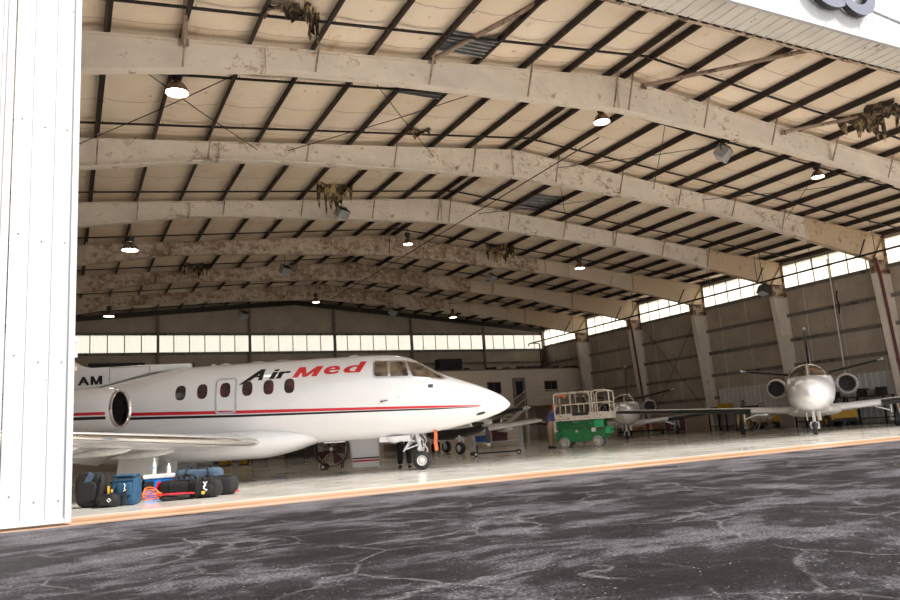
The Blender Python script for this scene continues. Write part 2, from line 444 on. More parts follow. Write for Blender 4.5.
# end wall posts
for i, x in enumerate([-.7, 4.85, 10.3, 15.9, 21.5, 27.3]):
    b_ = B().ext(x-.07, x+.07, YB-.32, YB-.30, 0, ztop(x)-.36).ext(x-.07, x+.07, YB-.13, YB-.11, 0, ztop(x)-.36).ext(x-.01, x+.01, YB-.3, YB-.13, 0, ztop(x)-.36)
    nm = ['nearest the white hangar door','%s to the right of the hangar door']
    tag(b_.build('wall_post', M['girt']), 'slim steel post against the back wall, %s' % (ORD[i-1]+' from the left in view' if i else 'behind the white door, left of all others'), 'post')
tag(B().ext(XW-.3, XW-.1, YB-.3, YB-.1, 0, 8.1).build('corner_post', M['tan_post']), 'brown steel post in the back right corner of the hangar', 'post')
# end rafter along the back wall
b_ = B()
for s_ in (-1, 1):
    xe = XW if s_ > 0 else XL
    b_.bar((XR, YB-.2, ztop(XR)-.15), (xe, YB-.2, ztop(xe)-.15), .14, .28)
tag(b_.build('end_rafter', M['purlin']), 'dark sloping steel beam along the top of the back wall', 'beam')

# rigid frames
def prof_bot(x, yk):
    pts = [(-5.2, 7.25), (-4.8,7.32), (.14,8.1), (3.66,8.70), (5.95,8.86), (XR,9.18), (16.9,8.97), (22.0,8.6), (24.4,8.35), (31.4,7.22), (31.7,7.15)]
    for (x0,z0),(x1,z1) in zip(pts, pts[1:]):
        if x0 <= x <= x1: return z0+(z1-z0)*(x-x0)/(x1-x0)
    return 7.2
BP = [-5.2,-4.8,.14,3.66,5.95,XR,16.9,22.0,24.4,27.6,31.4]
near = ['nearest','second nearest','third nearest','fourth nearest','fifth nearest','farthest']
amts = [.12,.32,.18,.85,1.0,.9]
pxs = [99, 99, 99, 21.5, 20.5, 21.5]
for i, Y in enumerate(FY):
    R_ = thing('steel_frame', (0,Y,0), '%s of the six steel roof frames, %s' % (near[i], ['light cream paint, over the near aircraft','cream paint with small rust patches','cream paint, torn insulation hanging beside it','rust-mottled web with a cleaner right end','heavily rust-mottled web','low and rust-mottled, before the back wall'][i]), 'roof frame')
    rm = rafter_mat('rafter_paint_%s' % near[i].replace(' ','_'), amts[i], pxs[i], (.80,.71,.60) if i < 3 else (.68,.56,.43))
    for s_ in (-1, 1):
        b_ = B()
        xs = sorted([x for x in BP if (x-XR)*s_ >= 0], key=lambda x: abs(x-XR))
        xo = 31.62 if s_ > 0 else -5.0
        if xs[-1] != xo: xs = [x for x in xs if abs(x-XR) < abs(xo-XR)] + [xo]
        xs_t = xs
        top = [(x, ztop(x)-.012) for x in xs]; bot = [(x, prof_bot(x, i)) for x in xs]
        if s_ > 0: top.append((XW-.08, ztop(XW-.08)-.012)); bot.append((XW-.08, 7.15))
        else: top.append((XL+.08, ztop(XL)-.012)); bot.append((XL+.08, 7.15))
        b_.prism(top+bot[::-1], lambda u,v,t:(u,t,v), -.012, .012)
        for (p, q) in zip(top, top[1:]): b_.bar((p[0],0,p[1]), (q[0],0,q[1]), .22, .024)
        for (p, q) in zip(bot[:-1], bot[1:-1]): b_.bar((p[0],0,p[1]), (q[0],0,q[1]), .26, .03)
        # splice plates
        for x in ((XR+.012*s_, 21.9, 27.6) if s_ > 0 else (XR+.012*s_, 3.66, -1.9)):
            b_.ext(x-.012, x+.012, -.11, .11, prof_bot(x,i)-.04, ztop(x))
        o = b_.build('rafter', rm, R_)
        # column
        xw = XW-.06 if s_ > 0 else XL+.06
        ct = .98; cb = .42
        c_ = B(); u_ = B()
        zs = 6.55
        def xin(z): return xw - s_*(cb+(ct-cb)*z/7.2)
        for bld, z0, z1 in ((c_, 0, zs), (u_, zs, 7.18)):
            bld.prism([(xw,z0),(xin(z0),z0),(xin(z1),z1),(xw,z1)], lambda u,v,t:(u,t,v), -.012, .012)
            bld.bar((xin(z0),0,z0),(xin(z1),0,z1),.28,.03,up=(1,0,0)) if False else bld.bar((xin(z0),0,z0),(xin(z1),0,z1),.28,.03)
            bld.ext(xw-.015, xw+.015, -.14, .14, z0, z1)
        u_.ext(xw-.015, xw+.015, -.14, .14, 7.18, ztop(xw))
        u_.ext(min(xw,xin(zs)), max(xw,xin(zs)), -.13, .13, zs-.02, zs+.02)
        u_.ext(min(xw,xin(7.16)), max(xw,xin(7.16)), -.13, .13, 7.14, 7.17)
        u_.bar((xin(7.1),0,7.1), (xw,0,ztop(xw)-.1), .2, .02)
        for zg in (2.4, 4.6): c_.ext(min(xw,xin(zg)), max(xw,xin(zg)), -.1, .1, zg-.01, zg+.01)
        cm = c_.build('column', M['column'], R_)
        u_.build('column_head', M['column_top'], cm, label='rusty tan column head')
    # flange braces on the near face, at every other purlin
    bi = 0
    for k, x in enumerate(PX):
        if (k % 14) % 2 == (0 if i % 2 else 1) or x > 28: 
            continue
        B().bar((x, -.11, prof_bot(x,i)+.03), (x+.02, -.42, ztop(x)+.02), .035, .035).build('flange_brace', rm if i > 2 else M['brown_pipe'], R_)

# purlins: Z sections, one object per line
for k, x in enumerate(PX):
    z0 = ztop(x)+.002; b_ = B()
    b_.ext(x-.008, x+.008, YF, YB-.02, z0, z0+PH)
    b_.ext(x-.07, x, YF, YB-.02, z0, z0+.01).ext(x, x+.07, YF, YB-.02, z0+PH-.01, z0+PH)
    b_.ext(x-.07, x-.062, YF, YB-.02, z0, z0+.025)
    side = 'left' if x < XR else 'right'
    lab = 'dark roof purlin, %s out from the ridge on its %s side' % (ORD[k % 14], side)
    tag(b_.build('roof_purlin', M['purlin']), lab, 'purlin', 'dark roof purlins under the ceiling')
# eave struts
for x, nm in ((XW-.12,'right'),(XL+.12,'left')):
    tag(B().bar((x,YF,ztop(x)+.06),(x,YB,ztop(x)+.06),.1,.2).build('eave_strut', M['purlin']), 'dark steel strut along the top of the %s wall' % nm, 'beam')

# sag rods across the purlins
def rod_row(y, lab):
    b_ = B()
    for s_ in (-1, 1):
        xe = XW-.15 if s_ > 0 else XL+.15
        b_.bar((XR, y, ztop(XR)+.03), (xe, y, ztop(xe)+.03), .05, .045)
        for x in PX:
            if (x-XR)*s_ > 0: b_.bar((x+.1,y,ztop(x)+.03),(x+.1,y,ztop(x)+.12),.012,.012).bar((x+.25,y,ztop(x)+.03),(x+.25,y,ztop(x)+.10),.012,.012)
    tag(b_.build('purlin_tie_bar', M['rod']), lab, 'tie bar', 'thin tie bars crossing the purlins')
bays = ['bay in front of the nearest frame'] + ['bay behind the %s frame' % n for n in near]
rod_row(13.65, 'thin dark tie bar crossing the purlins in the bay in front of the nearest frame')
for i, Y in enumerate(FY):
    e = (FY+[YB])[i+1]-Y
    rod_row(Y+e*.285, 'thin tie bar crossing the purlins, nearer one in the %s' % bays[i+1])
    rod_row(Y+e*.81, 'thin tie bar crossing the purlins, farther one in the %s' % bays[i+1])
# diagonal bracing cables under the roof
n_ = 0
cab = [(0,.7,4.7),(0,3.8,-.1),(0,5.9,10.3),(0,10.0,5.6),(0,15.2,19.4),(0,19.6,15.0),(0,22.0,26.4),(0,26.3,21.8),(1,15.2,19.4),(1,19.6,15.0),(4,22,26.4),(4,26.3,21.8)]
for i, xa, xb in cab:
    za, zb = (prof_bot(xa,0)*.35+ztop(xa)*.65), (prof_bot(xb,0)*.35+ztop(xb)*.65)
    mid = (xa+xb)/2
    where = 'left slope' if mid < 5 else ('upper left slope' if mid < XR else ('upper right slope' if mid < 21 else 'right slope'))
    b_ = B().tube([(xa,FY[i]+.05,za),(mid,FY[i]+2.75,(za+zb)/2-.05),(xb,FY[i]+5.45,zb)], .012, 6)
    tag(b_.build('bracing_cable', M['rod']), 'thin cable behind the %s frame, under the %s, slanting %s' % (near[i], where, 'right' if xb > xa else 'left'), 'cable', 'diagonal bracing cables')
# long conduit along the hall
tag(B().tube([(13.43,16.0,8.86),(13.43,24,8.84),(13.43,32,8.82),(13.43,40.5,8.86)], .018, 6).build('overhead_wire', M['rod']), 'long thin wire strung under the roof toward the back wall', 'cable')

# pipe braces from the nearest frame up to the front header
ppl = [((1.98,14.75,9.0),(1.62,10.95,9.5),'leftmost','above the white door'),((7.62,14.75,9.6),(9.6,10.95,10.0),'second from left','over the near aircraft'),((14.2,14.75,10.0),(16.2,10.95,9.5),'third from left','beside the ridge'),((19.75,14.75,9.35),(23.4,10.95,9.45),'rightmost','near the torn insulation')]
for a, c, w, wh in ppl:
    b_ = B().tube([a, c], .055, 12); b_.box((a[0],a[1]+.05,a[2]),(.2,.03,.16))
    tag(b_.build('brace_pipe', M['brown_pipe']), 'rusty brown brace pipe from nearest frame to doorway, %s, %s' % (w, wh), 'pipe')

# ------------------------------------------------------------------ front: header, soffit, fascia, doors
ZH = 9.36
b_ = B()
b_.prism([(XL,ZH),(XW+.1,ZH),(XW+.1,10.6),(XR,11.0),(XL,10.6)], lambda u,v,t:(u,t,v), YF-.1, YF-.02)
struct(b_.build('wall_front', M['header']))
# header lip with notched corrugation ends
b_ = B().ext(XL, XW+.1, YF-.06, YF+.02, ZH-.03, ZH+.05)
tag(b_.build('header_beam', M['header']), 'rust-stained beam along the inner edge of the doorway soffit', 'beam')
# soffit: ribbed sheet, ribs run front to back
b_ = B(); x = XL
vs = []; zz = ZH
pts = []
while x < XW+.2:
    pts += [(x,0),(x+.27,0),(x+.285,.035),(x+.325,.035)]; x += .34
for px_, h in pts:
    for y in (9.93, YF-.06): vs.append((px_, y, zz+h))
b_.add(vs, [(2*i,2*i+1,2*i+3,2*i+2) for i in range(len(pts)-1)])
struct(b_.build('ceiling', M['soffit']))
nt_ = B(); x = XL
while x < XW:
    nt_.ext(x+.05, x+.24, YF-.075, YF-.055, ZH-.028, ZH-.002); x += .34
nt_.build('trim_3', M['dark'], kind='structure')
# fascia: white ribbed wall above the doorway
def ribbed(b_, x0, x1, y, z0, z1, pitch=.3, h=.02, th=.03, out=-1):
    pts = []; x = x0
    while x < x1-.02:
        for t, hh in ((0,0),(pitch*.80,0),(pitch*.84,h),(pitch*.93,h),(pitch*.97,0)):
            if x+t < x1: pts.append((x+t, hh))
        x += pitch
    pts.append((x1, 0))
    n = len(pts)
    vs = [(px_, y+out*hh, z) for px_, hh in pts for z in (z0,z1)] + [(px_, y-out*th, z) for px_, hh in pts for z in (z0,z1)]
    fs = []
    for i in range(n-1):
        fs.append((2*i,2*i+2,2*i+3,2*i+1)); o = 2*n; fs.append((o+2*i,o+2*i+1,o+2*i+3,o+2*i+2))
        fs.append((2*i,o+2*i,o+2*i+2,2*i+2)); fs.append((2*i+1,2*i+3,o+2*i+3,o+2*i+1))
    fs.append((0,1,2*n+1,2*n)); fs.append((2*n-2,2*n-1+0,4*n-1,4*n-2))
    return b_.add(vs, fs)
struct(ribbed(B(), XL-.2, XW+6, 9.93, ZH-.02, 13.2, .3, .012).build('wall_front', M['door_white']))
struct(B().ext(XL-.2, XW+6, 9.88, 9.965, ZH-.07, ZH-.015).build('trim_4', M['door_white']))
# letters on the fascia
def letter(ch, x, z, size, label, bold=.05):
    cu = bpy.data.curves.new('t', 'FONT'); cu.body = ch; cu.size = size; cu.extrude = .07; cu.offset = bold; cu.resolution_u = 8
    o = bpy.data.objects.new('t', cu); COL.objects.link(o)
    dg = bpy.context.evaluated_depsgraph_get(); me = bpy.data.meshes.new_from_object(o.evaluated_get(dg))
    bpy.data.objects.remove(o)
    me.transform(Matrix.Translation((x, 9.93-.16, z)) @ Matrix.Rotation(PI/2,4,'X'))
    me.materials.clear(); me.materials.append(M['letter_side']); me.materials.append(M['letter_face'])
    for p in me.polygons: p.material_index = 1 if p.normal.y < -.9 else 0
    r = bpy.data.objects.new('sign_letter', me); COL.objects.link(r)
    tag(r, label, 'letter'); return r
letter('C', 14.50, 9.78, 1.75, 'blue-grey raised letter C on the white fascia, cut by the top edge')
letter('O', 15.50, 9.79, 1.75, 'blue-grey raised letter O on the white fascia, rightmost, cut by the top edge')
# sliding door leaves
XD = .085
d_ = ribbed(B(), -.70, XD, 10.96, .03, 11.3, .27, .012, .14)
dl = d_.build('door_1', M['door_white']); dl['kind'] = 'structure'
B().ext(XD-.07, XD+.004, 10.93, 11.11, .03, 11.3).build('door_frame', M['door_white'], dl)
B().ext(-.70, XD, 10.94, 10.958, .03, .09).build('door_frame', M['door_white'], dl)
for z in (1.98, 2.16, 2.36):
    B().box((XD+.02, 11.06, z),(.035,.06,.06)).build('bracket', M['white_dull'] if z > 2.1 else M['brown_pipe'], dl)
sc = B()
for x in (-.60,-.33,-.06,.04):
    for z in (.35,2.1,3.7,5.3):
        sc.cyl((x,10.958,z+.06*S(x*40)),(x,10.948,z+.06*S(x*40)),.008,n=8)
sc.build('screw', M['steel_dark'], dl, kind='stuff')
d2 = ribbed(B(), XL-.1, -.715, 10.82, .03, 11.3, .27, .012, .12).build('door_2', M['door_white']); d2['kind'] = 'structure'
B().ext(-.79, -.712, 10.80, 10.95, .03, 11.3).build('door_frame', M['door_white'], d2)

# ------------------------------------------------------------------ aircraft helpers
def interp(st, x):
    """st sorted by decreasing x: (x, ...values); smooth monotone interpolation"""
    if x >= st[0][0]: return st[0][1:]
    for i in range(len(st)-1):
        a, b = st[i], st[i+1]
        if b[0] <= x <= a[0]:
            t = (a[0]-x)/(a[0]-b[0]); h = b[0]-a[0]
            out = []
            for k in range(1, len(a)):
                d = (b[k]-a[k])/h
                def slope(j):
                    if j <= 0 or j >= len(st)-1:
                        return None
                    d0 = (st[j][k]-st[j-1][k])/(st[j][0]-st[j-1][0]); d1 = (st[j+1][k]-st[j][k])/(st[j+1][0]-st[j][0])
                    return 0 if d0*d1 <= 0 else 2*d0*d1/(d0+d1)
                m0, m1 = slope(i), slope(i+1)
                if m0 is None: m0 = d
                if m1 is None: m1 = d
                t2, t3 = t*t, t*t*t
                out.append((2*t3-3*t2+1)*a[k]+(t3-2*t2+t)*h*m0+(-2*t3+3*t2)*b[k]+(t3-t2)*h*m1)
            return out
    return st[-1][1:]
class Hull:
    def __init__(s, st, step=.12, n=40, e=2.15):
        s.b = B(); xs = []; x = st[0][0]
        keys = sorted({round(q[0],4) for q in st} | {round(st[-1][0]+step*k,4) for k in range(int((st[0][0]-st[-1][0])/step)+1)}, reverse=True)
        rings = []
        for x in keys:
            zt, zb, hw = interp(st, x); zc = (zt+zb)/2; hz = max((zt-zb)/2, .004); hw = max(hw,.004)
            r = []
            for k in range(n):
                a = 2*PI*k/n; c, q = Cc(a), S(a)
                r.append((x, hw*math.copysign(abs(c)**(2/e), c), zc+hz*math.copysign(abs(q)**(2/e), q)))
            rings.append(r)
        s.b.rings(rings)
        s.bvh = BVHTree.FromPolygons([Vector(p) for p in s.b.v], s.b.f)
    def hit(s, x, z, side, off=0):
        o = Vector((x, side*6, z)); h = s.bvh.ray_cast(o, Vector((0,-side,0)))
        if h[0] is None:
            h = s.bvh.find_nearest(Vector((x, side*.05, z)))
            p, nrm = h[0], h[1]
        else: p, nrm = h[0], h[1]
        if nrm.y*side < 0: nrm = -nrm
        return p + nrm*off
    def patch(s, poly, side, off=.006, depth=.012, rings=5):
        cx = sum(p[0] for p in poly)/len(poly); cz = sum(p[1] for p in poly)/len(poly)
        P = []
        for a, b in zip(poly, poly[1:]+poly[:1]):
            L = math.hypot(b[0]-a[0], b[1]-a[1]); m = max(1, int(L/.06))
            P += [(a[0]+(b[0]-a[0])*i/m, a[1]+(b[1]-a[1])*i/m) for i in range(m)]
        n = len(P); vs = [s.hit(cx, cz, side, off)]
        for k in range(1, rings+1):
            t = k/rings; vs += [s.hit(cx+(p[0]-cx)*t, cz+(p[1]-cz)*t, side, off) for p in P]
        vs += [s.hit(p[0], p[1], side, off-depth) for p in P]
        fs = [(0, 1+i, 1+(i+1)%n) for i in range(n)]
        for k in range(rings):
            for i in range(n):
                a = 1+k*n+i; b = 1+k*n+(i+1)%n; fs.append((a, a+n, b+n, b))
        return B().add(vs, fs)
    def ring(s, outer, inner, side, off=.006, depth=.012):
        n = len(outer); vs = []
        for p, q in zip(outer, inner):
            vs += [s.hit(p[0],p[1],side,off-depth), s.hit(p[0],p[1],side,off), s.hit(q[0],q[1],side,off), s.hit(q[0],q[1],side,off-depth)]
        fs = []
        for i in range(n):
            a = 4*i; b = 4*((i+1)%n)
            for k in range(3): fs.append((a+k, b+k, b+k+1, a+k+1))
        return B().add(vs, fs)
    def strip(s, pts, side, off=.005):
        """pts (x, z_low, z_high)"""
        Q = []
        for a, b in zip(pts, pts[1:]):
            m = max(1, int(abs(b[0]-a[0])/.15)); Q += [tuple(a[k]+(b[k]-a[k])*i/m for k in range(3)) for i in range(m)]
        Q.append(pts[-1]); vs = []
        for x, z0, z1 in Q: vs += [s.hit(x,z0,side,off-.008), s.hit(x,z0,side,off), s.hit(x,z1,side,off), s.hit(x,z1,side,off-.008)]
        fs = [(4*i+k, 4*i+4+k, 4*i+5+k, 4*i+1+k) for i in range(len(Q)-1) for k in range(3)]
        return B().add(vs, fs)
    def letter_m(s, x0, x1, z0, z1, shear, side, off=.008):
        b = B()
        for i, q in enumerate((((0,0),(.23,0),(.23,1),(0,1)),((.77,0),(1,0),(1,1),(.77,1)),((.02,1),(.27,1),(.60,0),(.42,0)),((.98,1),(.73,1),(.40,0),(.58,0)))):
            g = s.patch([(x0+(x1-x0-shear)*u+shear*w, z0+(z1-z0)*w) for u, w in q], side, off+.0005*i, .01, 4)
            b.add(g.v, g.f)
        return b
    def text(s, txt, x0, x1, z0, z1, shear, side, off=.008, bold=.01, slope=0, fat=.022):
        import bmesh
        cu = bpy.data.curves.new('t','FONT'); cu.body = txt; cu.size = 1; cu.offset = bold; cu.resolution_u = 5; cu.shear = 0
        o = bpy.data.objects.new('t', cu); COL.objects.link(o)
        dg = bpy.context.evaluated_depsgraph_get(); me = bpy.data.meshes.new_from_object(o.evaluated_get(dg))
        bpy.data.objects.remove(o)
        bm = bmesh.new(); bm.from_mesh(me)
        bmesh.ops.triangulate(bm, faces=bm.faces)
        mx = [v.co.x for v in bm.verts]; my = [v.co.y for v in bm.verts]
        ax, bx_, ay, by = min(mx), max(mx), min(my), max(my)
        for v in bm.verts:
            u = (v.co.x-ax)/(bx_-ax); w = (v.co.y-ay)/(by-ay)
            x = x0+(x1-x0-shear)*u + shear*w; v.co = Vector((x, z0+(z1-z0)*w + slope*(x-x0), 0))
        for q in range(1, 12):
            bmesh.ops.bisect_plane(bm, geom=list(bm.verts)+list(bm.edges)+list(bm.faces), plane_co=(0,z0+(z1-z0)*q/12,0), plane_no=(0,1,0))
        for q in range(1, 8):
            bmesh.ops.bisect_plane(bm, geom=list(bm.verts)+list(bm.edges)+list(bm.faces), plane_co=(x0+(x1-x0)*q/8,0,0), plane_no=(1,0,0))
        bmesh.ops.triangulate(bm, faces=bm.faces)
        b = B(); bm.verts.index_update()
        for q in (-1, 0, 1):
            b.add([s.hit(v.co.x+q*fat, v.co.y, side, off+.0006*q) for v in bm.verts], [[v.index for v in f.verts] for f in bm.faces])
        bm.free(); return b
def rrect(x0,x1,z0,z1,r,n=5):
    out = []
    for cx, cz, a0 in ((x1-r,z1-r,0),(x0+r,z1-r,PI/2),(x0+r,z0+r,PI),(x1-r,z0+r,3*PI/2)):
        out += [(cx+r*Cc(a0+PI/2*k/n), cz+r*S(a0+PI/2*k/n)) for k in range(n+1)]
    res = []
    for a, b in zip(out, out[1:]+out[:1]):
        res.append(a)
        if math.hypot(b[0]-a[0],b[1]-a[1]) > max(r*.5,.03): res += [(a[0]+(b[0]-a[0])*k/8, a[1]+(b[1]-a[1])*k/8) for k in range(1,8)]
    return res
AF = [(1,0),(.93,.03),(.8,.062),(.6,.098),(.42,.118),(.28,.12),(.16,.103),(.08,.078),(.03,.05),(.008,.026),(0,0),(.008,-.02),(.03,-.036),(.08,-.05),(.16,-.06),(.28,-.066),(.42,-.064),(.6,-.052),(.8,-.03),(.93,-.012)]
def wing_mesh(secs, tk=1.0, part=None, grow=1.0):
    """secs: (LEx, y, z, chord); part=(c0,c1) chord range kept"""
    rs = []
    for lx, y, z, c in secs:
        if part: pts = [(u, w) for u, w in AF if u <= part]
        else: pts = AF
        if part: pts = [(part, pts[0][1]*1.05)] + pts + [(part, pts[-1][1]*1.05)] if pts[0][0] < part else pts
        rs.append([(lx-u*c+(grow-1)*c*.4*(1-u*8), y, z+w*c*tk*grow) for u, w in pts])
    return B().rings(rs)
def fin_mesh(secs, tk=.5):
    """vertical surface: (LEx, z, chord)"""
    return B().rings([[(lx-u*c, (w+.03)*c*tk if False else math.copysign(abs(w), w)*c*tk, z) for u, w in [(1,0),(.7,.05),(.35,.085),(.12,.07),(.03,.035),(0,0),(.03,-.035),(.12,-.07),(.35,-.085),(.7,-.05)]] for lx, z, c in secs])
def wheel(parent, c, r, w, hubmat='white_dull', n=26):
    x, y, z = c
    t = B().lathe((x,y-w/2,z),(0,1,0),[(0,r*.55),(0.0,r*.86),(w*.12,r*.96),(w*.3,r),(w*.7,r),(w*.88,r*.96),(w,r*.86),(w,r*.55)],n,False).build('tyre', M['rubber'], parent, smooth=50)
    h = B().lathe((x,y-w*.46,z),(0,1,0),[(0,.02),(0,r*.2),(w*.1,r*.25),(w*.12,r*.5),(w*.02,r*.57),(w*.9,r*.57),(w*.8,r*.5),(w*.82,r*.25),(w*.92,r*.2),(w*.92,.02)],n,True)
    h.build('wheel_hub', M[hubmat], t, smooth=40)
    bo = B()
    for k in range(8):
        a = 2*PI*k/8; 
        for sy in (-1,1): bo.cyl((x+r*.38*Cc(a), y+sy*w*.36, z+r*.38*S(a)), (x+r*.38*Cc(a), y+sy*w*.44, z+r*.38*S(a)), r*.045, n=8)
    bo.build('wheel_bolts', M['steel_dark'], t)
    return t

# ------------------------------------------------------------------ the near jet
hk = thing('business_jet', (7.81,17.12,0), 'large white twin-engine jet with red Med lettering, nose pointing right, nearest the doorway', 'airplane', az(116))
st = [(2.26,1.46,1.42,.02),(2.22,1.52,1.37,.08),(2.12,1.62,1.30,.17),(1.95,1.735,1.225,.27),(1.5,1.95,1.09,.46),(1.05,2.13,1.0,.61),(.59,2.31,.92,.73),(.2,2.545,.875,.81),(-.11,2.72,.85,.86),(-.4,2.81,.83,.895),(-.8,2.86,.815,.93),(-1.3,2.872,.81,.955),(-3.5,2.872,.81,.96),(-5.6,2.865,.82,.95),(-6.2,2.80,.86,.94),(-7.0,2.66,.95,.89),(-8.4,2.43,1.25,.74),(-9.8,2.40,1.55,.55),(-11.5,2.36,1.85,.33),(-13.0,2.34,2.1,.15),(-13.3,2.3,2.2,.03)]
H = Hull(st)
fus = H.b.build('fuselage', M['white_paint'], hk, smooth=60)
# belly fairing
stb = [(-2.3,1.0,.90,.3),(-2.7,1.16,.76,.62),(-3.2,1.22,.63,.86),(-3.9,1.28,.53,1.0),(-6.0,1.3,.53,1.02),(-7.4,1.3,.62,.95),(-8.6,1.3,.9,.6)]
Hull(stb, e=2.6).b.build('belly_fairing', M['white_paint'], hk, smooth=60)
for sd in (-1, 1):
    H.strip([(-8.3,1.79,1.865),(-8.0,1.775,1.85),(-4.18,1.605,1.68),(-1.37,1.505,1.565),(.42,1.445,1.495),(1.5,1.425,1.445)], sd).build('stripe', M['red_stripe'], hk, label='red stripe')
    H.strip([(-8.3,1.70,1.76),(-8.0,1.68,1.745),(-4.18,1.525,1.58),(-1.37,1.45,1.49),(.42,1.405,1.433),(1.45,1.405,1.413)], sd).build('stripe', M['black_vinyl'], hk, label='black stripe')
    for x in (-5.55,-5.04,-4.50,-3.98,-3.48,-2.99):
        H.patch([(x-(.02 if True else 0)+.122*math.copysign(abs(Cc(a))**.75,Cc(a)), 2.18+.175*math.copysign(abs(S(a))**.75,S(a))) for a in [2*PI*k/22 for k in range(22)]], sd, .004).build('window', M['cabin_glass'], hk)
    o_, i_ = rrect(-4.76,-4.25,1.62,2.47,.1), rrect(-4.715,-4.295,1.665,2.425,.07)
    H.ring(o_, i_, sd, .006).build('exit_outline', simple('grey_door_seal', (.42,.45,.50), .4), hk, label='grey outline of the emergency exit')
    # cockpit glazing
    polys = [[(-.99,2.60),(-.95,2.635),(-.70,2.63),(-.68,2.26),(-.96,2.27),(-1.0,2.31)], [(-.62,2.625),(-.28,2.60),(-.19,2.27),(-.22,2.24),(-.62,2.25)], [(-.21,2.60),(.03,2.555),(.22,2.43),(.62,2.17),(.58,2.155),(-.06,2.22),(-.1,2.25)]]
    fr_ = [(-1.04,2.27),(-1.03,2.62),(-.98,2.67),(-.25,2.645),(.06,2.59),(.25,2.465),(.74,2.15),(.6,2.115),(-.1,2.18),(-.96,2.225)]
    fo = H.patch(fr_, sd, .004, rings=9).build('cockpit_window_frame', M['alu'], hk)
    for p_ in polys: H.patch(p_, sd, .011, .008, 7).build('cockpit_window', M['glass_dark'], fo)
    # small intake, static ports, latch
    H.patch([(1.50+.15*Cc(a), 1.255+.05*S(a)+.03*Cc(a)) for a in [2*PI*k/14 for k in range(14)]], sd, .004).build('nose_vent', M['alu'], hk)
    H.patch([(1.50+.115*Cc(a), 1.255+.028*S(a)+.023*Cc(a)) for a in [2*PI*k/14 for k in range(14)]], sd, .008).build('nose_vent', M['dark'], hk)
    H.patch(rrect(.26,.38,1.93,2.01,.01), sd, .006).build('vent_grille', M['steel_dark'], hk)
    b_ = B(); p_ = H.hit(-.86,1.67,sd); b_.cyl(p_, p_+Vector((.16,sd*.03,.02)), .012,.008).cyl(p_-Vector((.0,0,0)), p_+Vector((0,sd*.05,0)), .02)
    b_.build('pitot_probe', M['steel_dark'], hk)
    p_ = H.hit(-.45,1.75,sd); B().box(p_,(.1,.02,.02)).build('latch', M['alu'], hk)
for x, w in ((-4.75,.2),(-3.95,.26),(-3.35,.3),(-1.55,.2),(-5.05,.1)):
    B().lathe((x,0,2.86),(0,0,1),[(0,w*.9),(.025,w*.7),(.045,w*.3),(.05,.01)],16).build('antenna_dome', M['white_paint'], hk, smooth=60)
# lettering on the visible side (and its mirror side in reading order)
def lettering(sd):
    g = H.text('A', -4.02,-3.48,2.36,2.63,.20,sd,bold=.01); g.build('lettering', M['black_vinyl'], hk, label='black letter A')
    H.patch([(-4.2,2.285),(-4.13,2.285),(-3.70,2.56),(-3.60,2.635),(-3.72,2.635)], sd, .008, .01, 3).build('lettering', M['black_vinyl'], hk, label='black swoosh of the letter A')
    H.text('ir', -3.49,-2.96,2.37,2.61,.12,sd,bold=.01).build('lettering', M['black_vinyl'], hk, label='black letters i r')
    H.letter_m(-2.95,-2.22,2.375,2.62,.15,sd).build('lettering', M['red_letter'], hk, label='red letter M')
    H.text('e', -2.22,-1.80,2.40,2.60,.08,sd,bold=.01).build('lettering', M['red_letter'], hk, label='red letter e')
    H.text('d', -1.76,-1.20,2.40,2.67,.16,sd,bold=.01).build('lettering', M['red_letter'], hk, label='red letter d')
lettering(-1)
# dorsal fin and tail
dors = B().prism([(-5.58,2.84),(-5.55,2.96),(-6.6,2.985),(-8.0,3.0),(-8.3,3.06),(-8.7,3.3),(-9.4,4.0),(-9.5,2.5),(-8.7,2.36),(-7.6,2.55),(-6.6,2.78)], lambda u,v,t:(u,t,v), -.2, .2)
dors.build('dorsal_fin', M['white_paint'], hk, bev=.05)
B().cyl((-5.60,0,2.92),(-5.53,0,2.92),.055).build('dorsal_intake', M['steel_dark'], hk)
B().prism([(-6.55,2.795),(-6.55,2.96),(-7.55,2.975),(-7.55,2.60),(-7.53,2.60),(-7.53,2.955),(-6.58,2.945),(-6.58,2.795)], lambda u,v,t:(u,t,v), -.204, .204).build('panel_line', simple('panel_gap_grey', (.35,.35,.36), .5), hk)
fin_mesh([(-8.6,2.5,4.6),(-11.6,5.3,2.2)], 1).build('tail_fin', M['white_paint'], hk, smooth=50)
for sd in (-1,1): wing_mesh([(-11.1,0,4.4,1.6),(-12.0,sd*3.0,4.45,.9)],.8).build('horizontal_stabilizer', M['white_paint'], hk, smooth=50)
Hd = Hull([(-7.0,2.85,2.3,.128),(-9.4,3.4,2.3,.128)],e=14)
class Flat:
    pass
fl = Hull([(-5,3.2,2.2,.2),(-9.5,3.2,2.2,.2)], e=40)
fl.letter_m(-8.0,-7.72,2.575,2.785,0,-1,.01).build('registration_letters', M['black_vinyl'], hk, label='black letter M')
fl.text('A', -8.30,-8.04,2.575,2.785,.0,-1,bold=.01,fat=.014).build('registration_letters', M['black_vinyl'], hk, label='black letter A on the tail fin base')
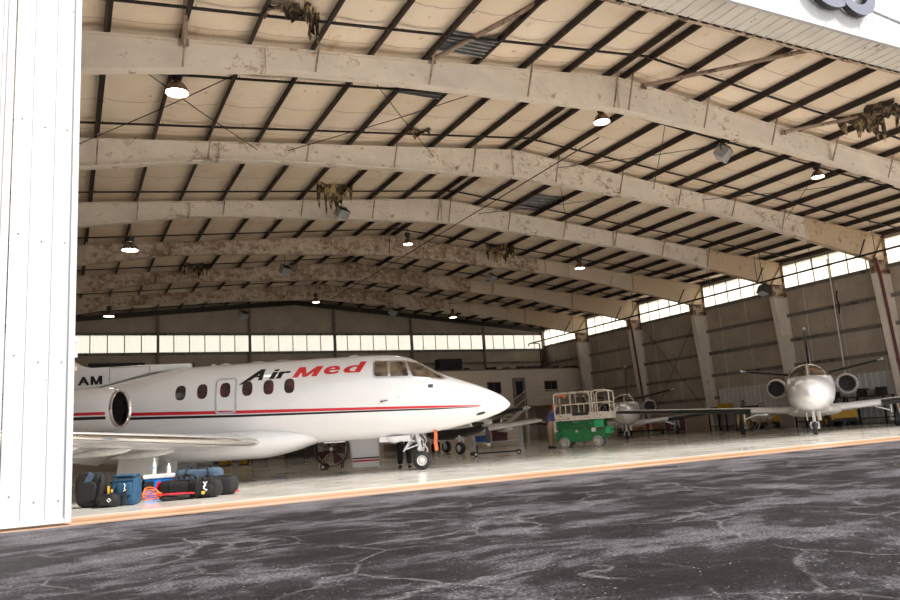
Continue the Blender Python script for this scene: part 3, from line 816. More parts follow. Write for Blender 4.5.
# engines
for sd in (-1, 1):
    ey, ex, ez = sd*1.40, -6.74, 1.88; EA = (-Cc(.13), -sd*S(.13), 0)
    n_ = B().lathe((ex,ey,ez),EA,[(.06,.435),(.15,.475),(.5,.515),(1.1,.53),(1.9,.49),(2.7,.36),(2.9,.33),(2.85,.29),(2.4,.28)],36,False).build('engine', M['white_paint'], hk, smooth=50)
    B().lathe((ex,ey,ez),EA,[(.07,.436),(.02,.432),(-.005,.418),(.0,.395),(.05,.378),(.16,.372)],36,False).build('inlet_ring', M['chrome'], n_, smooth=60)
    B().lathe((ex,ey,ez),EA,[(.10,.378),(.5,.36),(.55,.36),(.56,.01)],32,False).build('inlet_duct', M['steel_dark'], n_, smooth=50)
    nb = B(); nb.add(n_.data and [tuple(v.co) for v in n_.data.vertices], [tuple(p.vertices) for p in n_.data.polygons])
    HN = object.__new__(Hull); HN.b = nb; HN.bvh = BVHTree.FromPolygons([Vector(p) for p in nb.v], nb.f)
    HN.strip([(-6.93,1.735,1.80),(-8.9,1.80,1.865)], sd, .006).build('stripe', M['red_stripe'], n_, label='red stripe')
    HN.strip([(-6.93,1.64,1.705),(-8.9,1.70,1.765)], sd, .006).build('stripe', M['black_vinyl'], n_, label='black stripe')
    fb = B()
    for k in range(22):
        a = 2*PI*k/22; c_, s__ = Cc(a), S(a); a2 = a+.16
        fb.add([(ex-.42,ey+.08*c_,ez+.08*s__),(ex-.42,ey+.33*c_,ez+.33*s__),(ex-.5,ey+.33*Cc(a2),ez+.33*S(a2)),(ex-.5,ey+.08*Cc(a2),ez+.08*S(a2)),(ex-.425,ey+.08*c_,ez+.08*s__),(ex-.425,ey+.33*c_,ez+.33*s__),(ex-.505,ey+.33*Cc(a2),ez+.33*S(a2)),(ex-.505,ey+.08*Cc(a2),ez+.08*S(a2))],[(0,1,2,3),(7,6,5,4),(0,4,5,1),(1,5,6,2),(2,6,7,3),(3,7,4,0)])
    fb.build('fan_blades', M['fan_dark'], n_)
    B().lathe((ex-.28,ey-sd*.04,ez),EA,[(0,.005),(.05,.05),(.14,.085),(.2,.09)],16).build('fan_spinner', M['fan_dark'], n_, smooth=60)
    B().prism([(-7.15,1.9),(-7.4,2.02),(-9.2,2.02),(-9.5,1.9),(-9.2,1.82),(-7.3,1.82)], lambda u,v,t:(u,t,v), sd*.6, sd*1.0).build('engine_pylon', M['white_paint'], hk, bev=.03)
# wings
for sd in (-1, 1):
    se = [(-3.65,sd*.7,.90,3.4),(-3.9,sd*1.3,.92,3.0),(-6.25,sd*7.7,1.27,1.15)]
    w_ = wing_mesh(se, .62).build('wing', M['white_paint'], hk, smooth=40)
    wing_mesh([(-3.76,sd*.95,.905,3.22),(-3.9,sd*1.3,.92,3.0),(-6.25,sd*7.7,1.27,1.15)],.62,.05,1.04).build('leading_edge', M['chrome'], w_, smooth=60, label='polished metal leading edge')
    B().lathe((-6.45,sd*7.72,1.27),(0,sd,0),[(0,.08),(.12,.06),(.2,.01)],12).build('wing_tip', M['white_paint'], w_, smooth=60)
    for yy in (2.2,3.6,5.0):   # flap track fairings
        t = (yy-1.3)/6.4; lx = -3.6-2.55*t; ch = 3.2-2.05*t; zz = .92+.35*t
        B().lathe((lx-ch*.45,sd*yy,zz-.13*(1-t*.3)),(-1,0,-.05),[(0,.01),(.15,.06),(.5,.08),(.95,.06),(1.35,.01)],12).build('flap_fairing', M['white_dull'], w_, smooth=60)
    # lowered flap
    B().add([(-6.7,sd*1.25,.93),(-6.7-.08,sd*4.6,1.10),(-7.25,sd*4.6,.90),(-7.35,sd*1.25,.62),(-6.7,sd*1.25,.98),(-6.78,sd*4.6,1.14),(-7.27,sd*4.6,.92),(-7.38,sd*1.25,.65)],[(0,1,2,3),(7,6,5,4),(0,4,5,1),(1,5,6,2),(2,6,7,3),(3,7,4,0)]).build('flap', M['white_dull'], w_)
    # main gear
    g_ = B().cyl((-6.15,sd*1.5,1.0),(-6.3,sd*1.42,.32),.055).cyl((-6.3,sd*1.42,.5),(-6.3,sd*1.42,.26),.075).bar((-6.3,sd*1.2,.27),(-6.3,sd*1.66,.27),.06,.06)
    g_.bar((-6.2,sd*1.5,.9),(-5.65,sd*1.4,.62),.05,.04).bar((-5.65,sd*1.4,.62),(-6.25,sd*1.42,.38),.05,.04).tube([(-6.1,sd*1.5,.95),(-6.45,sd*1.6,.7),(-6.35,sd*1.5,.35)],.012,6)
    gg = g_.build('main_gear', M['alu'], hk, smooth=40)
    for q in (-.15,.15): wheel(gg, (-6.3,sd*(1.42)+q,.30), .30, .2)
    B().box((-6.15,sd*1.95,.62),(.85,.03,.55),rx=sd*.35).build('gear_door', M['white_dull'], hk)
    B().box((-6.2,sd*.72,.52),(.95,.03,.42),rx=sd*-.12).build('gear_door', M['white_dull'], hk)
# nose gear
ng = B().cyl((-.12,0,.95),(.0,0,.42),.05).cyl((-.02,0,.5),(.0,0,.24),.036).bar((0,-.16,.225),(0,.16,.225),.045,.045)
ng.bar((.06,-.0,.62),(.16,0,.46),.05,.025).bar((.16,0,.46),(.03,0,.3),.05,.025).cyl((-.04,-.1,.72),(-.04,.1,.72),.045).cyl((-.04,-.08,.5),(-.04,.08,.5),.06)
ng.bar((-.02,-.07,.62),(-.42,-.07,.5),.03,.03).bar((-.42,-.07,.5),(-.15,0,.9),.03,.03).bar((-.45,-.1,.46),(-.25,.02,.66),.03,.03)
ng.tube([(.02,.05,.9),(.13,.08,.72),(.06,.07,.5),(.02,.03,.34)],.011,6).tube([(-.1,-.07,.88),(.05,-.1,.7),(.05,-.06,.45)],.011,6)
g0 = ng.build('nose_gear', M['white_paint'], hk, smooth=40)
for q in (-.12,.12): wheel(g0, (0,q,.225), .225, .15)
b_ = B().ext(-1.0,-.25,-.30,-.26,.72,.85).build('nose_gear_door', M['white_paint'], hk, bev=.01)
B().lathe((-.62,-.2,.79),(0,0,-1),[(-.05,.25),(.03,.22),(.09,.12),(.11,.01)],18).build('belly_light', M['white_paint'], hk, smooth=60)
B().bar((-1.0,-.2,.76),(-.15,-.16,.70),.05,.03).build('door_linkage', M['white_dull'], hk)
B().bar((-1.85,-.1,.8),(-2.35,-.1,.8),.2,.03).build('belly_scoop', M['white_paint'], hk, bev=.01)
# air stair
sp = [(.90,1.2),(1.06,.98),(1.20,.70),(1.34,.40),(1.50,.1)]
def stair(x0, x1, th, mat, nm, **k):
    b_ = B(); r = []
    for y, z in sp: r.append([(x0,y,z),(x1,y,z),(x1,y+th,z+th*.4),(x0,y+th,z+th*.4)])
    return b_.rings(r).build(nm, M[mat], hk, smooth=50, **k)
stair(-1.86,-1.17,.05,'white_paint','stair_door')
stair(-1.90,-1.86,.11,'alu','stair_door_edge'); stair(-1.17,-1.13,.11,'alu','stair_door_edge')
for z, mt in ((.34,'black_vinyl'),(.27,'red_stripe')):
    y = 1.34+(.40-z)*.53; B().box((-1.515,y-.006,z),(.69,.012,.042 if mt == 'red_stripe' else .03), rx=.49).build('stair_door_stripe', M[mt], hk)
for i, z in enumerate((.28,.52,.76,.98)):
    B().box((-1.515,1.5-(z*.53)+.2,z),(.6,.24,.03)).build('step', M['steel_dark'], hk)
for x in (-1.84,-1.19): B().tube([(x,.95,1.5),(x,1.3,1.25),(x,1.62,.35)],.012,6).build('stair_handrail', M['alu'], hk)

def jetpt(lx, ly, z, base=(7.81,17.12), a=116):
    th = az(a); return (base[0]+lx*Cc(th)-ly*S(th), base[1]+lx*S(th)+ly*Cc(th), z)
# orange streamer
b_ = B(); 
pts = [(0,0,.5),(.015,.0,.38),(-.005,0,.2),(.015,0,0)]
b_.rings([[(x-.042,y-.006,z),(x+.042,y-.006,z),(x+.042,y+.006,z),(x-.042,y+.006,z)] for x,y,z in pts])
o = b_.build('warning_streamer', simple('faded_orange_ribbon', (.85,.19,.08), .7, 0, .2)); p_ = jetpt(.36,-.28,.44); o.location = p_; o.rotation_euler = (0,0,az(125))
tag(o, 'orange warning ribbon hanging under the nose of the big white jet', 'ribbon')

# ------------------------------------------------------------------ straight wing light jets
def light_jet(loc, head, label, sc=1.0, span=7.9):
    t = thing('light_jet', loc, label, 'airplane', az(head)); t.scale = (sc,sc,sc)
    st = [(1.35,1.32,1.28,.02),(1.3,1.42,1.2,.10),(1.1,1.56,1.08,.26),(.7,1.71,.95,.44),(.1,1.84,.83,.60),(-.6,1.95,.76,.71),(-1.1,2.03,.73,.76),(-1.6,2.28,.72,.79),(-2.0,2.42,.72,.81),(-2.5,2.49,.72,.82),(-3.2,2.5,.72,.82),(-7.0,2.5,.78,.82),(-8.6,2.48,1.1,.68),(-10.5,2.4,1.55,.42),(-12.3,2.3,1.95,.15),(-12.6,2.2,2.1,.04)]
    h = Hull(st, .14, 36, 2.1)
    h.b.build('fuselage', M['white_paint'], t, smooth=60)
    Hull([(-3.9,.95,.68,.5),(-4.5,1.0,.56,.95),(-6.6,1.0,.56,.95),(-7.6,1.0,.72,.5)], e=2.6).b.build('belly_fairing', M['beige_paint'], t, smooth=60)
    # windshield: patches projected from the front
    def fr(poly, off, mat, nm, par, rings=6):
        cx = sum(p[0] for p in poly)/len(poly); cz = sum(p[1] for p in poly)/len(poly); P = []
        for a, c in zip(poly, poly[1:]+poly[:1]):
            m = max(1, int(math.hypot(c[0]-a[0],c[1]-a[1])/.07)); P += [(a[0]+(c[0]-a[0])*i/m, a[1]+(c[1]-a[1])*i/m) for i in range(m)]
        def hit(y, z):
            r = h.bvh.ray_cast(Vector((4,y,z)), Vector((-1,0,0)))
            if r[0] is None: r = h.bvh.find_nearest(Vector((-1.8,y,z)))
            nn = r[1] if r[1].x > 0 or abs(r[1].x) < .1 else -r[1]
            if r[0].dot(Vector((0,1,0)))*nn.y < -1e-4 and abs(nn.x) < .1: nn = -nn
            return r[0]+nn*off
        n = len(P); vs = [hit(cx,cz)]
        for k in range(1, rings+1): vs += [hit(cx+(p[0]-cx)*k/rings, cz+(p[1]-cz)*k/rings) for p in P]
        fs = [(0,1+i,1+(i+1)%n) for i in range(n)] + [(1+k*n+i,1+(k+1)*n+i,1+(k+1)*n+(i+1)%n,1+k*n+(i+1)%n) for k in range(rings-1) for i in range(n)]
        return B().add(vs, fs).build(nm, M[mat], par, smooth=50)
    for s_ in (-1, 1):
        fp = [(s_*.02,2.01),(s_*.45,1.98),(s_*.72,1.96),(s_*.735,2.06),(s_*.60,2.27),(s_*.40,2.385),(s_*.02,2.43)]
        o = fr(fp, .010, 'chrome', 'windshield_frame', t)
        fr([(s_*.065,2.05),(s_*.45,2.02),(s_*.68,2.0),(s_*.68,2.06),(s_*.56,2.24),(s_*.38,2.335),(s_*.065,2.375)], .022, 'glass_dark', 'windshield', o)
        h.patch(rrect(-2.7,-2.05,1.98,2.28,.08), s_, .008).build('side_window', M['glass_dark'], t)
        for x in (-3.5,-4.3,-5.1,-5.9): h.patch(rrect(x-.14,x+.14,1.86,2.2,.09), s_, .006).build('cabin_window', M['cabin_glass'], t)
        h.strip([(-1.6,1.32,1.36),(-3,1.34,1.42),(-9,1.5,1.6)], s_).build('stripe', M['black_vinyl'], t, label='dark stripe')
        # wing: white, outboard black boot
        tipy = s_*span
        se = [(-4.35,s_*.6,.80,2.3),(-4.55,s_*1.3,.84,2.0),(-4.85,tipy,1.27,1.05)]
        w = wing_mesh(se, .78).build('wing', M['white_paint'], t, smooth=40)
        wing_mesh([(-4.58,s_*2.3,.90,1.84),(-4.845,tipy*.985,1.262,1.06)],.78,.12,1.09).build('deice_boot', M['boot'], w, smooth=60, label='black rubber leading edge')
        B().lathe((-5.2,tipy,1.27),(0,s_,0),[(0,.10),(.08,.07),(.14,.01)],12).build('wing_tip', M['white_paint'], w, smooth=60)
        B().tube([(-4.9,tipy,1.30),(-5.3,tipy+s_*.02,1.30)],.03,8).build('tip_light', M['alu'], w)
        # stabiliser
        ws = wing_mesh([(-10.5,s_*.1,2.33,1.35),(-11.1,s_*2.95,2.86,.75)],.75).build('horizontal_stabilizer', M['white_paint'], t, smooth=40)
        wing_mesh([(-10.55,s_*.3,2.365,1.33),(-11.06,s_*2.8,2.835,.78)],.75,.09,1.08).build('deice_boot', M['boot'], ws, smooth=60, label='black rubber leading edge')
        B().box((-11.3,s_*3.0,2.88),(.5,.12,.12)).build('stabilizer_tip', M['white_paint'], ws, bev=.03)
        # engine
        ex, ey, ez = -6.2, s_*1.32, 1.78
        n_ = B().lathe((ex,ey,ez),(-1,0,0),[(.04,.36),(.15,.40),(.6,.43),(1.5,.41),(2.3,.3),(2.4,.26),(2.2,.24)],32,False).build('engine', M['white_paint'], t, smooth=50)
        B().lathe((ex,ey,ez),(-1,0,0),[(.05,.365),(.01,.355),(-.01,.335),(.01,.31),(.1,.295)],32,False).build('inlet_ring', M['chrome'], n_, smooth=60)
        B().lathe((ex,ey,ez),(-1,0,0),[(.08,.298),(.4,.30),(.41,.01)],28,False).build('inlet_duct', M['dark'], n_, smooth=50)
        B().lathe((ex-.2,ey,ez),(-1,0,0),[(0,.004),(.04,.035),(.14,.06),(.18,.06)],14).build('fan_spinner', M['alu'], n_, smooth=60)
        B().prism([(-6.7,1.8),(-6.9,1.88),(-8.2,1.88),(-8.4,1.8),(-8.2,1.73),(-6.8,1.73)], lambda u,v,t_:(u,t_,v), s_*.6, s_*.95).build('engine_pylon', M['white_paint'], t, bev=.02)
        # main gear
        g = B().cyl((-5.6,s_*2.66,.85),(-5.6,s_*2.66,.5),.05).bar((-5.55,s_*2.66,.5),(-5.35,s_*2.66,.42),.06,.05).bar((-5.35,s_*2.6,.44),(-5.6,s_*2.62,.28),.07,.06).cyl((-5.6,s_*2.56,.28),(-5.6,s_*2.78,.28),.05).bar((-5.6,s_*2.66,.6),(-5.6,s_*1.9,.88),.04,.04)
        gg = g.build('main_gear', M['alu'], t, smooth=40)
        wheel(gg, (-5.6,s_*2.78,.27), .27, .17, 'alu')
        B().box((-5.6,s_*2.9,.62),(.5,.025,.42),rx=s_*.12).build('gear_door', M['white_dull'], t)
    fn = fin_mesh([(-8.8,2.3,3.4),(-11.1,4.6,1.3)], .42).build('tail_fin', M['white_paint'], t, smooth=50)
    B().rings([[(lx+.03,-.02*1,z),(lx-.12*c,-.052,z),(lx-.12*c,.052,z),(lx+.03,.02,z)] for lx,z,c in [(-9.1,2.6,1),(-11.05,4.5,1)]]).build('deice_boot', M['boot'], fn, label='black rubber leading edge')
    B().lathe((-11.6,0,4.61),(0,0,1),[(0,.08),(.08,.07),(.14,.02)],12).build('beacon', M['white_dull'], fn, smooth=60)
    # nose gear
    g = B().cyl((-.1,0,.85),(0,0,.42),.05).bar((0,-.13,.4),(0,.13,.4),.06,.05).bar((0,-.12,.42),(0,-.12,.22),.04,.06).bar((0,.12,.42),(0,.12,.22),.04,.06).cyl((0,-.14,.22),(0,.14,.22),.03).bar((.05,0,.75),(-.4,0,.95),.04,.04)
    gn = g.build('nose_gear', M['white_dull'], t, smooth=40); wheel(gn, (0,0,.215), .215, .14, 'alu')
    for s_ in (-1,1): B().box((-.15,s_*.2,.62),(.5,.02,.3)).build('gear_door', M['beige_paint'], t)
    # small belly mast and mic probes
    B().cyl((-1.0,-.5,.85),(-.9,-.55,.78),.04).build('landing_light', M['beige_paint'], t); B().cyl((-1.0,.5,.85),(-.9,.55,.78),.04).build('landing_light', M['beige_paint'], t)
    B().bar((-3.6,.15,.74),(-3.7,.15,.42),.14,.02).build('belly_antenna', M['white_paint'], t)
    return t
light_jet((21.75,16.8,0), 233, 'white twin-engine light jet facing the camera at the right, beside the maroon pipe', .98)
light_jet((23.95,28.8,0), 221.5, 'cream light jet behind the green scissor lift, partly hidden by another jet\'s wing', .9, 6.9)

# ------------------------------------------------------------------ turboprop behind the near jet
def turboprop():
    t = thing('turboprop_airplane', (14.1,27.2,0), 'white propeller airplane with black engine cowling, behind the pointed nose of the big jet', 'airplane', az(165))
    st = [(1.5,1.30,1.0,.16),(1.1,1.38,.82,.34),(.2,1.5,.66,.5),(-.6,1.65,.6,.6),(-1.4,1.8,.6,.64),(-2.0,2.1,.6,.66),(-2.8,2.22,.6,.68),(-4.5,2.2,.65,.66),(-5.6,1.95,1.0,.4),(-7.2,1.75,1.4,.1)]
    h = Hull(st, .15, 32, 2.2)
    h.b.build('fuselage', M['white_paint'], t, smooth=60)
    # black lower cowling
    Hull([(1.48,1.12,.985,.165),(1.1,1.12,.80,.352),(.2,1.15,.64,.512),(-.6,1.16,.58,.612),(-1.3,1.14,.62,.62)], .1, 32, 2.3).b.build('engine_cowling', M['boot'], t, smooth=60, label='black lower cowling')
    sp_ = B().lathe((1.5,0,1.15),(1,0,0),[(0,.17),(.15,.15),(.32,.09),(.42,.02)],20).build('propeller_spinner', M['beige_paint'], t, smooth=60)
    for k in range(4):
        a = -PI/2+.05+k*PI/2
        d = Vector((0,Cc(a),S(a))); u = Vector((.5,-S(a)*.85,Cc(a)*.85))
        rs = []
        for r, w, th in ((.1,.04,.03),(.3,.075,.02),(.6,.09,.014),(.78,.085,.01)):
            c = Vector((1.6,0,1.15))+d*r; n_ = d.cross(u).normalized()
            rs.append([c-u*w, c+n_*th, c+u*w, c-n_*th])
        bl = B().rings(rs).build('propeller_blade', M['boot'], t, smooth=50)
        rs2 = []
        for r, w, th in ((.78,.085,.01),(.86,.07,.008),(.88,.05,.004)):
            c = Vector((1.6,0,1.15))+d*r; n_ = d.cross(u).normalized(); rs2.append([c-u*w, c+n_*th, c+u*w, c-n_*th])
        B().rings(rs2).build('blade_tip', M['white_dull'], bl)
    for s_ in (-1,1):
        w = wing_mesh([(-2.3,s_*.3,.62,1.9),(-2.75,s_*8.2,1.16,1.1)],1.0).build('wing', M['white_paint'], t, smooth=40)
        wing_mesh([(-2.34,s_*.7,.647,1.86),(-2.74,s_*8.1,1.153,1.11)],1.0,.09,1.03).build('leading_edge', M['white_paint'], w, smooth=60)
        B().lathe((-2.5,s_*5.6,.86),(-1,0,-.05),[(-.12,.02),(.0,.1),(.4,.12),(.9,.02)],12).build('wing_pod', M['white_paint'], w, smooth=60)
        B().lathe((-2.9,s_*8.2,1.17),(0,s_,0),[(0,.1),(.14,.06),(.2,.01)],12).build('wing_tip', M['dark'], w, smooth=60)
        g = B().cyl((-3.1,s_*1.9,.95),(-3.1,s_*1.9,.3),.05).bar((-3.1,s_*1.9,.6),(-3.1,s_*1.4,.85),.04,.04).build('main_gear', M['white_dull'], t, smooth=40)
        wheel(g, (-3.1,s_*2.02,.26), .26, .17)
        h.patch(rrect(-2.5,-1.9,1.75,2.02,.07), s_, .006).build('cockpit_window', M['glass_dark'], t)
        wing_mesh([(-6.2,s_*.05,1.7,1.0),(-6.5,s_*2.1,1.75,.6)],.8).build('horizontal_stabilizer', M['white_paint'], t, smooth=40)
    fin_mesh([(-5.2,1.7,2.0),(-6.4,3.3,.9)],.4).build('tail_fin', M['white_paint'], t, smooth=50)
    g = B().cyl((.05,-.1,1.05),(-.02,0,.42),.06).bar((-.02,-.02,.42),(.0,-.1,.24),.07,.05).cyl((-.1,-.14,.62),(-.1,.14,.62),.04).bar((.08,.0,.66),(.2,0,.5),.06,.03).bar((.2,0,.5),(.05,0,.34),.06,.03).bar((-.15,0,.72),(-.4,0,.7),.04,.04).tube([(.06,.06,.75),(.15,.09,.6),(.05,.05,.4)],.014,6).cyl((0,-.12,.24),(0,.12,.24),.035)
    gn = g.build('nose_gear', M['white_paint'], t, smooth=40); gn.location = (.35,-.28,0); wheel(gn, (0,-.02,.24), .24, .17)
turboprop()

# ------------------------------------------------------------------ lamps
WH = [M['bulb'], M['bulb_dim']]
def high_bay(x, y, z, r, zc, label, lit=True, glow=1):
    t = thing('high_bay_lamp', (x,y,z), label, 'lamp', 0, 'high bay lamps under the roof')
    B().lathe((0,0,.02),(0,0,1),[(0,r),(.015,r*1.0),(.10,r*.93),(.2,r*.68),(.27,r*.38),(.3,r*.26)],26,False).build('lamp_shade', M['shade'], t, smooth=60)
    B().lathe((0,0,.05),(0,0,1),[(0,r*.9),(.01,r*.9)],24).build('lamp_lens', WH[0] if lit else WH[1], t)
    B().lathe((0,0,.31),(0,0,1),[(0,.05),(.03,.10),(.12,.12),(.2,.12),(.22,.05)],14).build('ballast_housing', M['lamp_body'], t, smooth=40)
    B().cyl((0,0,.52),(0,0,zc-z),.01,n=6).build('hanging_rod', M['lamp_body'], t)
    return t
LP = [((177,94),16.6,.27,'large lit high bay lamp, nearest the white door, at the upper left'),
      ((130,251),27.6,.30,'lit high bay lamp hanging left of the third frame bend, beside the white door edge'),
      ((109,317),38.6,.27,'lit high bay lamp low at the far left, just above the back wall light panels'),
      ((316,303),38.6,.22,'small high bay lamp in front of the rust-mottled farthest frame, left of the ridge'),
      ((408,245),27.6,.22,'lit high bay lamp beside the ridge above the large jet cockpit'),
      ((580,269),27.6,.25,'lit high bay lamp in front of the paint change of the fourth frame'),
      ((453,318),38.6,.26,'far small lit lamp low over the back wall, above the jet nose'),
      ((602,123),16.6,.27,'high bay lamp right under the ridge of the nearest frame'),
      ((818,178),16.6,.24,'lit high bay lamp at the upper right, hanging under the right slope')]
def pixpt(px, py, Y):
    d = Rm @ Vector((px-450, -(py-300), -751.03)); return CAM + d*((Y-CAM.y)/d.y)
for (px_, py_), Y, r, lab in LP:
    p_ = pixpt(px_, py_, Y)
    high_bay(p_.x, p_.y, p_.z, r*.93, ztop(p_.x)+.02, lab)
    ld = bpy.data.lights.new('lamp_light','SPOT'); ld.energy = 90; ld.color = (1,.86,.66); ld.spot_size = math.radians(150); ld.spot_blend = .6; ld.shadow_soft_size = .2
    lo = bpy.data.objects.new('lamp_light', ld); COL.objects.link(lo); lo.location = (p_.x,p_.y,p_.z-.02)
def flood(px_, py_, Y, s_, rz, rx, label, dark=False):
    p_ = pixpt(px_, py_, Y)
    t = thing('floodlight', p_, label, 'floodlight', rz, 'floodlights under the roof')
    B().box((0,0,0),(.5*s_,.32*s_,.3*s_),rx=rx).build('housing', M['lamp_body' if dark else 'flood_grey'], t, bev=.02)
    R = Matrix.Rotation(rx,3,'X')
    B().box(R@Vector((0,0,-.165*s_)),(.46*s_,.28*s_,.02),rx=rx).build('lamp_glass', M['flood_glass'], t)
    fb = B()
    for k in range(5): fb.box(R@Vector((-.2*s_+.1*s_*k,0,.16*s_)),(.012,.3*s_,.05),rx=rx)
    fb.build('cooling_fins', M['lamp_body'], t)
    zt = ztop(p_.x)-p_.z
    B().tube([(-.27*s_,0,0),(-.27*s_,0,.25*s_),(.27*s_,0,.25*s_),(.27*s_,0,0)],.014,6).tube([(0,0,.25*s_),(0,0,zt+.02)],.014,6).build('mounting_bracket', M['lamp_body'], t)
flood(342,213,25.3,1.0,.5,.7,'grey floodlight under the third frame, beside the torn yellow insulation')
flood(285,270,33.5,1.0,.5,.7,'grey floodlight tilted under the fifth frame, left of the ridge')
flood(243,315,43.6,1.1,.6,.7,'grey floodlight above the back wall light panels, left of centre')
flood(492,278,33.5,1.0,.6,.7,'grey floodlight right of the ridge, between the fourth and fifth frames')
flood(393,312,41,1.0,.6,.7,'grey floodlight low over the back wall, right of the ridge')
flood(723,153,16.4,1.25,.6,.7,'large grey floodlight hanging at upper right on thin rods')
flood(764,290,24.3,1.25,1.2,.5,'black floodlight at the head of the second column, in front of the light panels', True)

# ------------------------------------------------------------------ torn insulation and bare metal patches
def torn(pxs, Y, z, lab, mat='torn', drip=3, seed=1):
    rnd = random.Random(seed)
    P = [pixpt(a, b, Y) for a, b in pxs]
    b_ = B(); n = len(P)
    # hanging crumpled sheet between left and right end points
    def seat(px):
        d = Rm @ Vector((px[0]-450, -(px[1]-300), -751.03)); x_ = P[0].x
        for _ in range(25): p_ = CAM + d*((ztop(x_)+.13-CAM.z)/d.z); x_ = .5*x_+.5*p_.x
        return p_
    A, E = seat(pxs[0]), seat(pxs[1]); ym = (A.y+E.y)/2
    dd = Rm @ Vector((pxs[2][0]-450, -(pxs[2][1]-300), -751.03)); nx, nz = 26, 9; hgt = (CAM + dd*(ym/dd.y)).z
    vs = []
    for i in range(nx+1):
        t = i/nx; e_ = min(1, 4*t*(1-t)+.25)
        L = (A.z-hgt)*e_*(.45+.55*rnd.random()) if i % max(1,(nx//drip)) else (A.z-hgt)*1.15*rnd.uniform(.7,1.25)
        for j in range(nz+1):
            q = j/nz
            vs.append((A.x+(E.x-A.x)*t+rnd.uniform(-.03,.03), A.y+(E.y-A.y)*t+.18*S(5*t+seed)+.12*S(4*q+9*t)+rnd.uniform(-.04,.04), A.z+(E.z-A.z)*t-L*q+.03*S(11*t+6*q)))
    off = len(vs); vs += [(x, y+.03+.02*S(9*x), z_+.02) for x, y, z_ in vs]
    fs = []
    for i in range(nx):
        for j in range(nz):
            if rnd.random() < .02 and 0 < j: continue
            a = i*(nz+1)+j; f = (a,a+1,a+nz+2,a+nz+1); fs.append(f); fs.append(tuple(off+k for k in f[::-1]))
    b_.add(vs, fs)
    tag(b_.build('torn_insulation', M[mat], smooth=60), lab, 'torn insulation', 'hanging scraps of torn roof insulation')
torn([(264,6),(320,10),(290,24)],14.2,0,'dark clump of torn insulation hanging at the top left, above the nearest frame','torn_dark',2,3)
torn([(304,4),(318,10),(300,34)],14.2,0,'narrow yellow scrap of insulation dripping beside the dark clump at the top','torn',2,4)
torn([(316,182),(352,184),(330,208)],24.4,0,'large yellow torn insulation hanging over the third frame beside a floodlight','torn',4,5)
torn([(184,262),(208,264),(196,276)],34.8,0,'small dark torn insulation drooping before the fifth frame at left','torn_dark',3,6)
torn([(488,243),(512,246),(497,261)],30.2,0,'yellow-brown torn insulation over the fourth frame right of the ridge','torn',3,7)
torn([(846,114),(882,112),(862,132)],13.4,0,'big yellow torn insulation clump at the far upper right','torn',3,8)
torn([(870,104),(900,100),(888,118)],13.2,0,'grimy torn insulation at the upper right image edge','torn_dark',2,9)
torn([(407,128),(428,129),(415,136)],19.0,0,'small pale-brown scrap of insulation near the ridge before the second frame','torn',2,11)
def bare(cx_, cy_, w, d, lab):
    t0 = ztop(cx_)+.055
    b_ = B(); n = int(w/.1)
    b_.box((cx_,cy_,t0+.06),(w,d,.01))
    for k in range(6): b_.box((cx_, cy_-d/2+d*(k+.5)/6, t0+.03),(w,d*.07,.02))
    tag(b_.build('bare_roof_patch', M['deck']), lab, 'roof patch')
for (px_,py_), w, d, lab in [((470,45),1.25,.9,'bare ribbed metal roof patch left of the ridge, above the nearest frame'),((430,89),1.25,.9,'bare ribbed metal roof patch just behind the nearest frame'),((545,205),1.3,2.0,'bare slatted roof patch right of the ridge, behind the third frame')]:
    d = Rm @ Vector((px_-450, -(py_-300), -751.03)); x_ = 8.8
    for _ in range(20):
        z_ = ztop(x_)+.1; p_ = CAM+d*((z_-.8)/d.z); x_ = p_.x
    ks = sorted(PX, key=lambda v: abs(v-x_))[:2]; cx_ = sum(ks)/2
    bare(cx_, p_.y, w, d and (.9 if w < 1.28 else 2.0), lab)

# ------------------------------------------------------------------ sprinkler pipe and downpipes
b_ = B().tube([(30.5,12,7.25),(30.5,46.6,7.0),(30.6,46.9,6.9)], .045, 10)
sp = b_.build('sprinkler_pipe', M['black_pipe'], smooth=50); tag(sp, 'long black pipe running along the right side just below the column heads', 'pipe')
B().tube([(30.5,46.2,7.0),(31.4,46.6,7.0),(31.45,46.6,4.95)], .05, 8).build('down_pipe', M['black_pipe'], sp)
for Y in FY:
    B().bar((30.5,Y-.25,7.12),(31.15,Y-.2,8.0),.05,.05).build('pipe_strut', M['black_pipe'], sp)
for k in range(11):
    y = 13.2+3.1*k; B().cyl((30.5,y,7.15),(30.5,y,ztop(30.5)+.05),.014,n=6).build('hanger_rod', M['black_pipe'], sp)
for i, Y in ((0,FY[1]),(1,FY[4]),):
    tag(B().tube([(31.62,Y-.26,7.2),(31.74,Y-.26,6.5),(32.2,Y-.26,.06)], .065, 10).build('downpipe', M['red_pipe'], smooth=50),
        ['maroon pipe down the front of the near right column beside the light jet','maroon pipe down the second farthest column, above the scissor lift'][i], 'pipe')
tag(B().tube([(XW-.2,23.1,7.9),(XW-.2,23.1,.1)],.03,8).build('conduit', M['column']), 'thin pale vertical conduit on the right wall between the two nearest columns', 'conduit')
b_ = B().tube([(XW-.12,22.9,6.3),(XW-.16,22.95,6.0),(XW-.12,22.9,5.6),(XW-.15,22.95,5.2)],.035,6)
tag(b_.build('hanging_strap', M['dark']), 'black strap hanging on the right wall above the light jet', 'strap')
# cross bracing on the right wall near the back
for a, c, l in (((XW-.16,31.9,1.0),(XW-.16,36.5,6.6),'rising toward the back'),((XW-.16,36.5,1.0),(XW-.16,31.9,6.6),'rising toward the front')):
    tag(B().cyl(a, c, .012, n=6).build('wall_bracing_cable', M['rod']), 'thin diagonal cable on the right wall above the far light jet, %s' % l, 'cable')

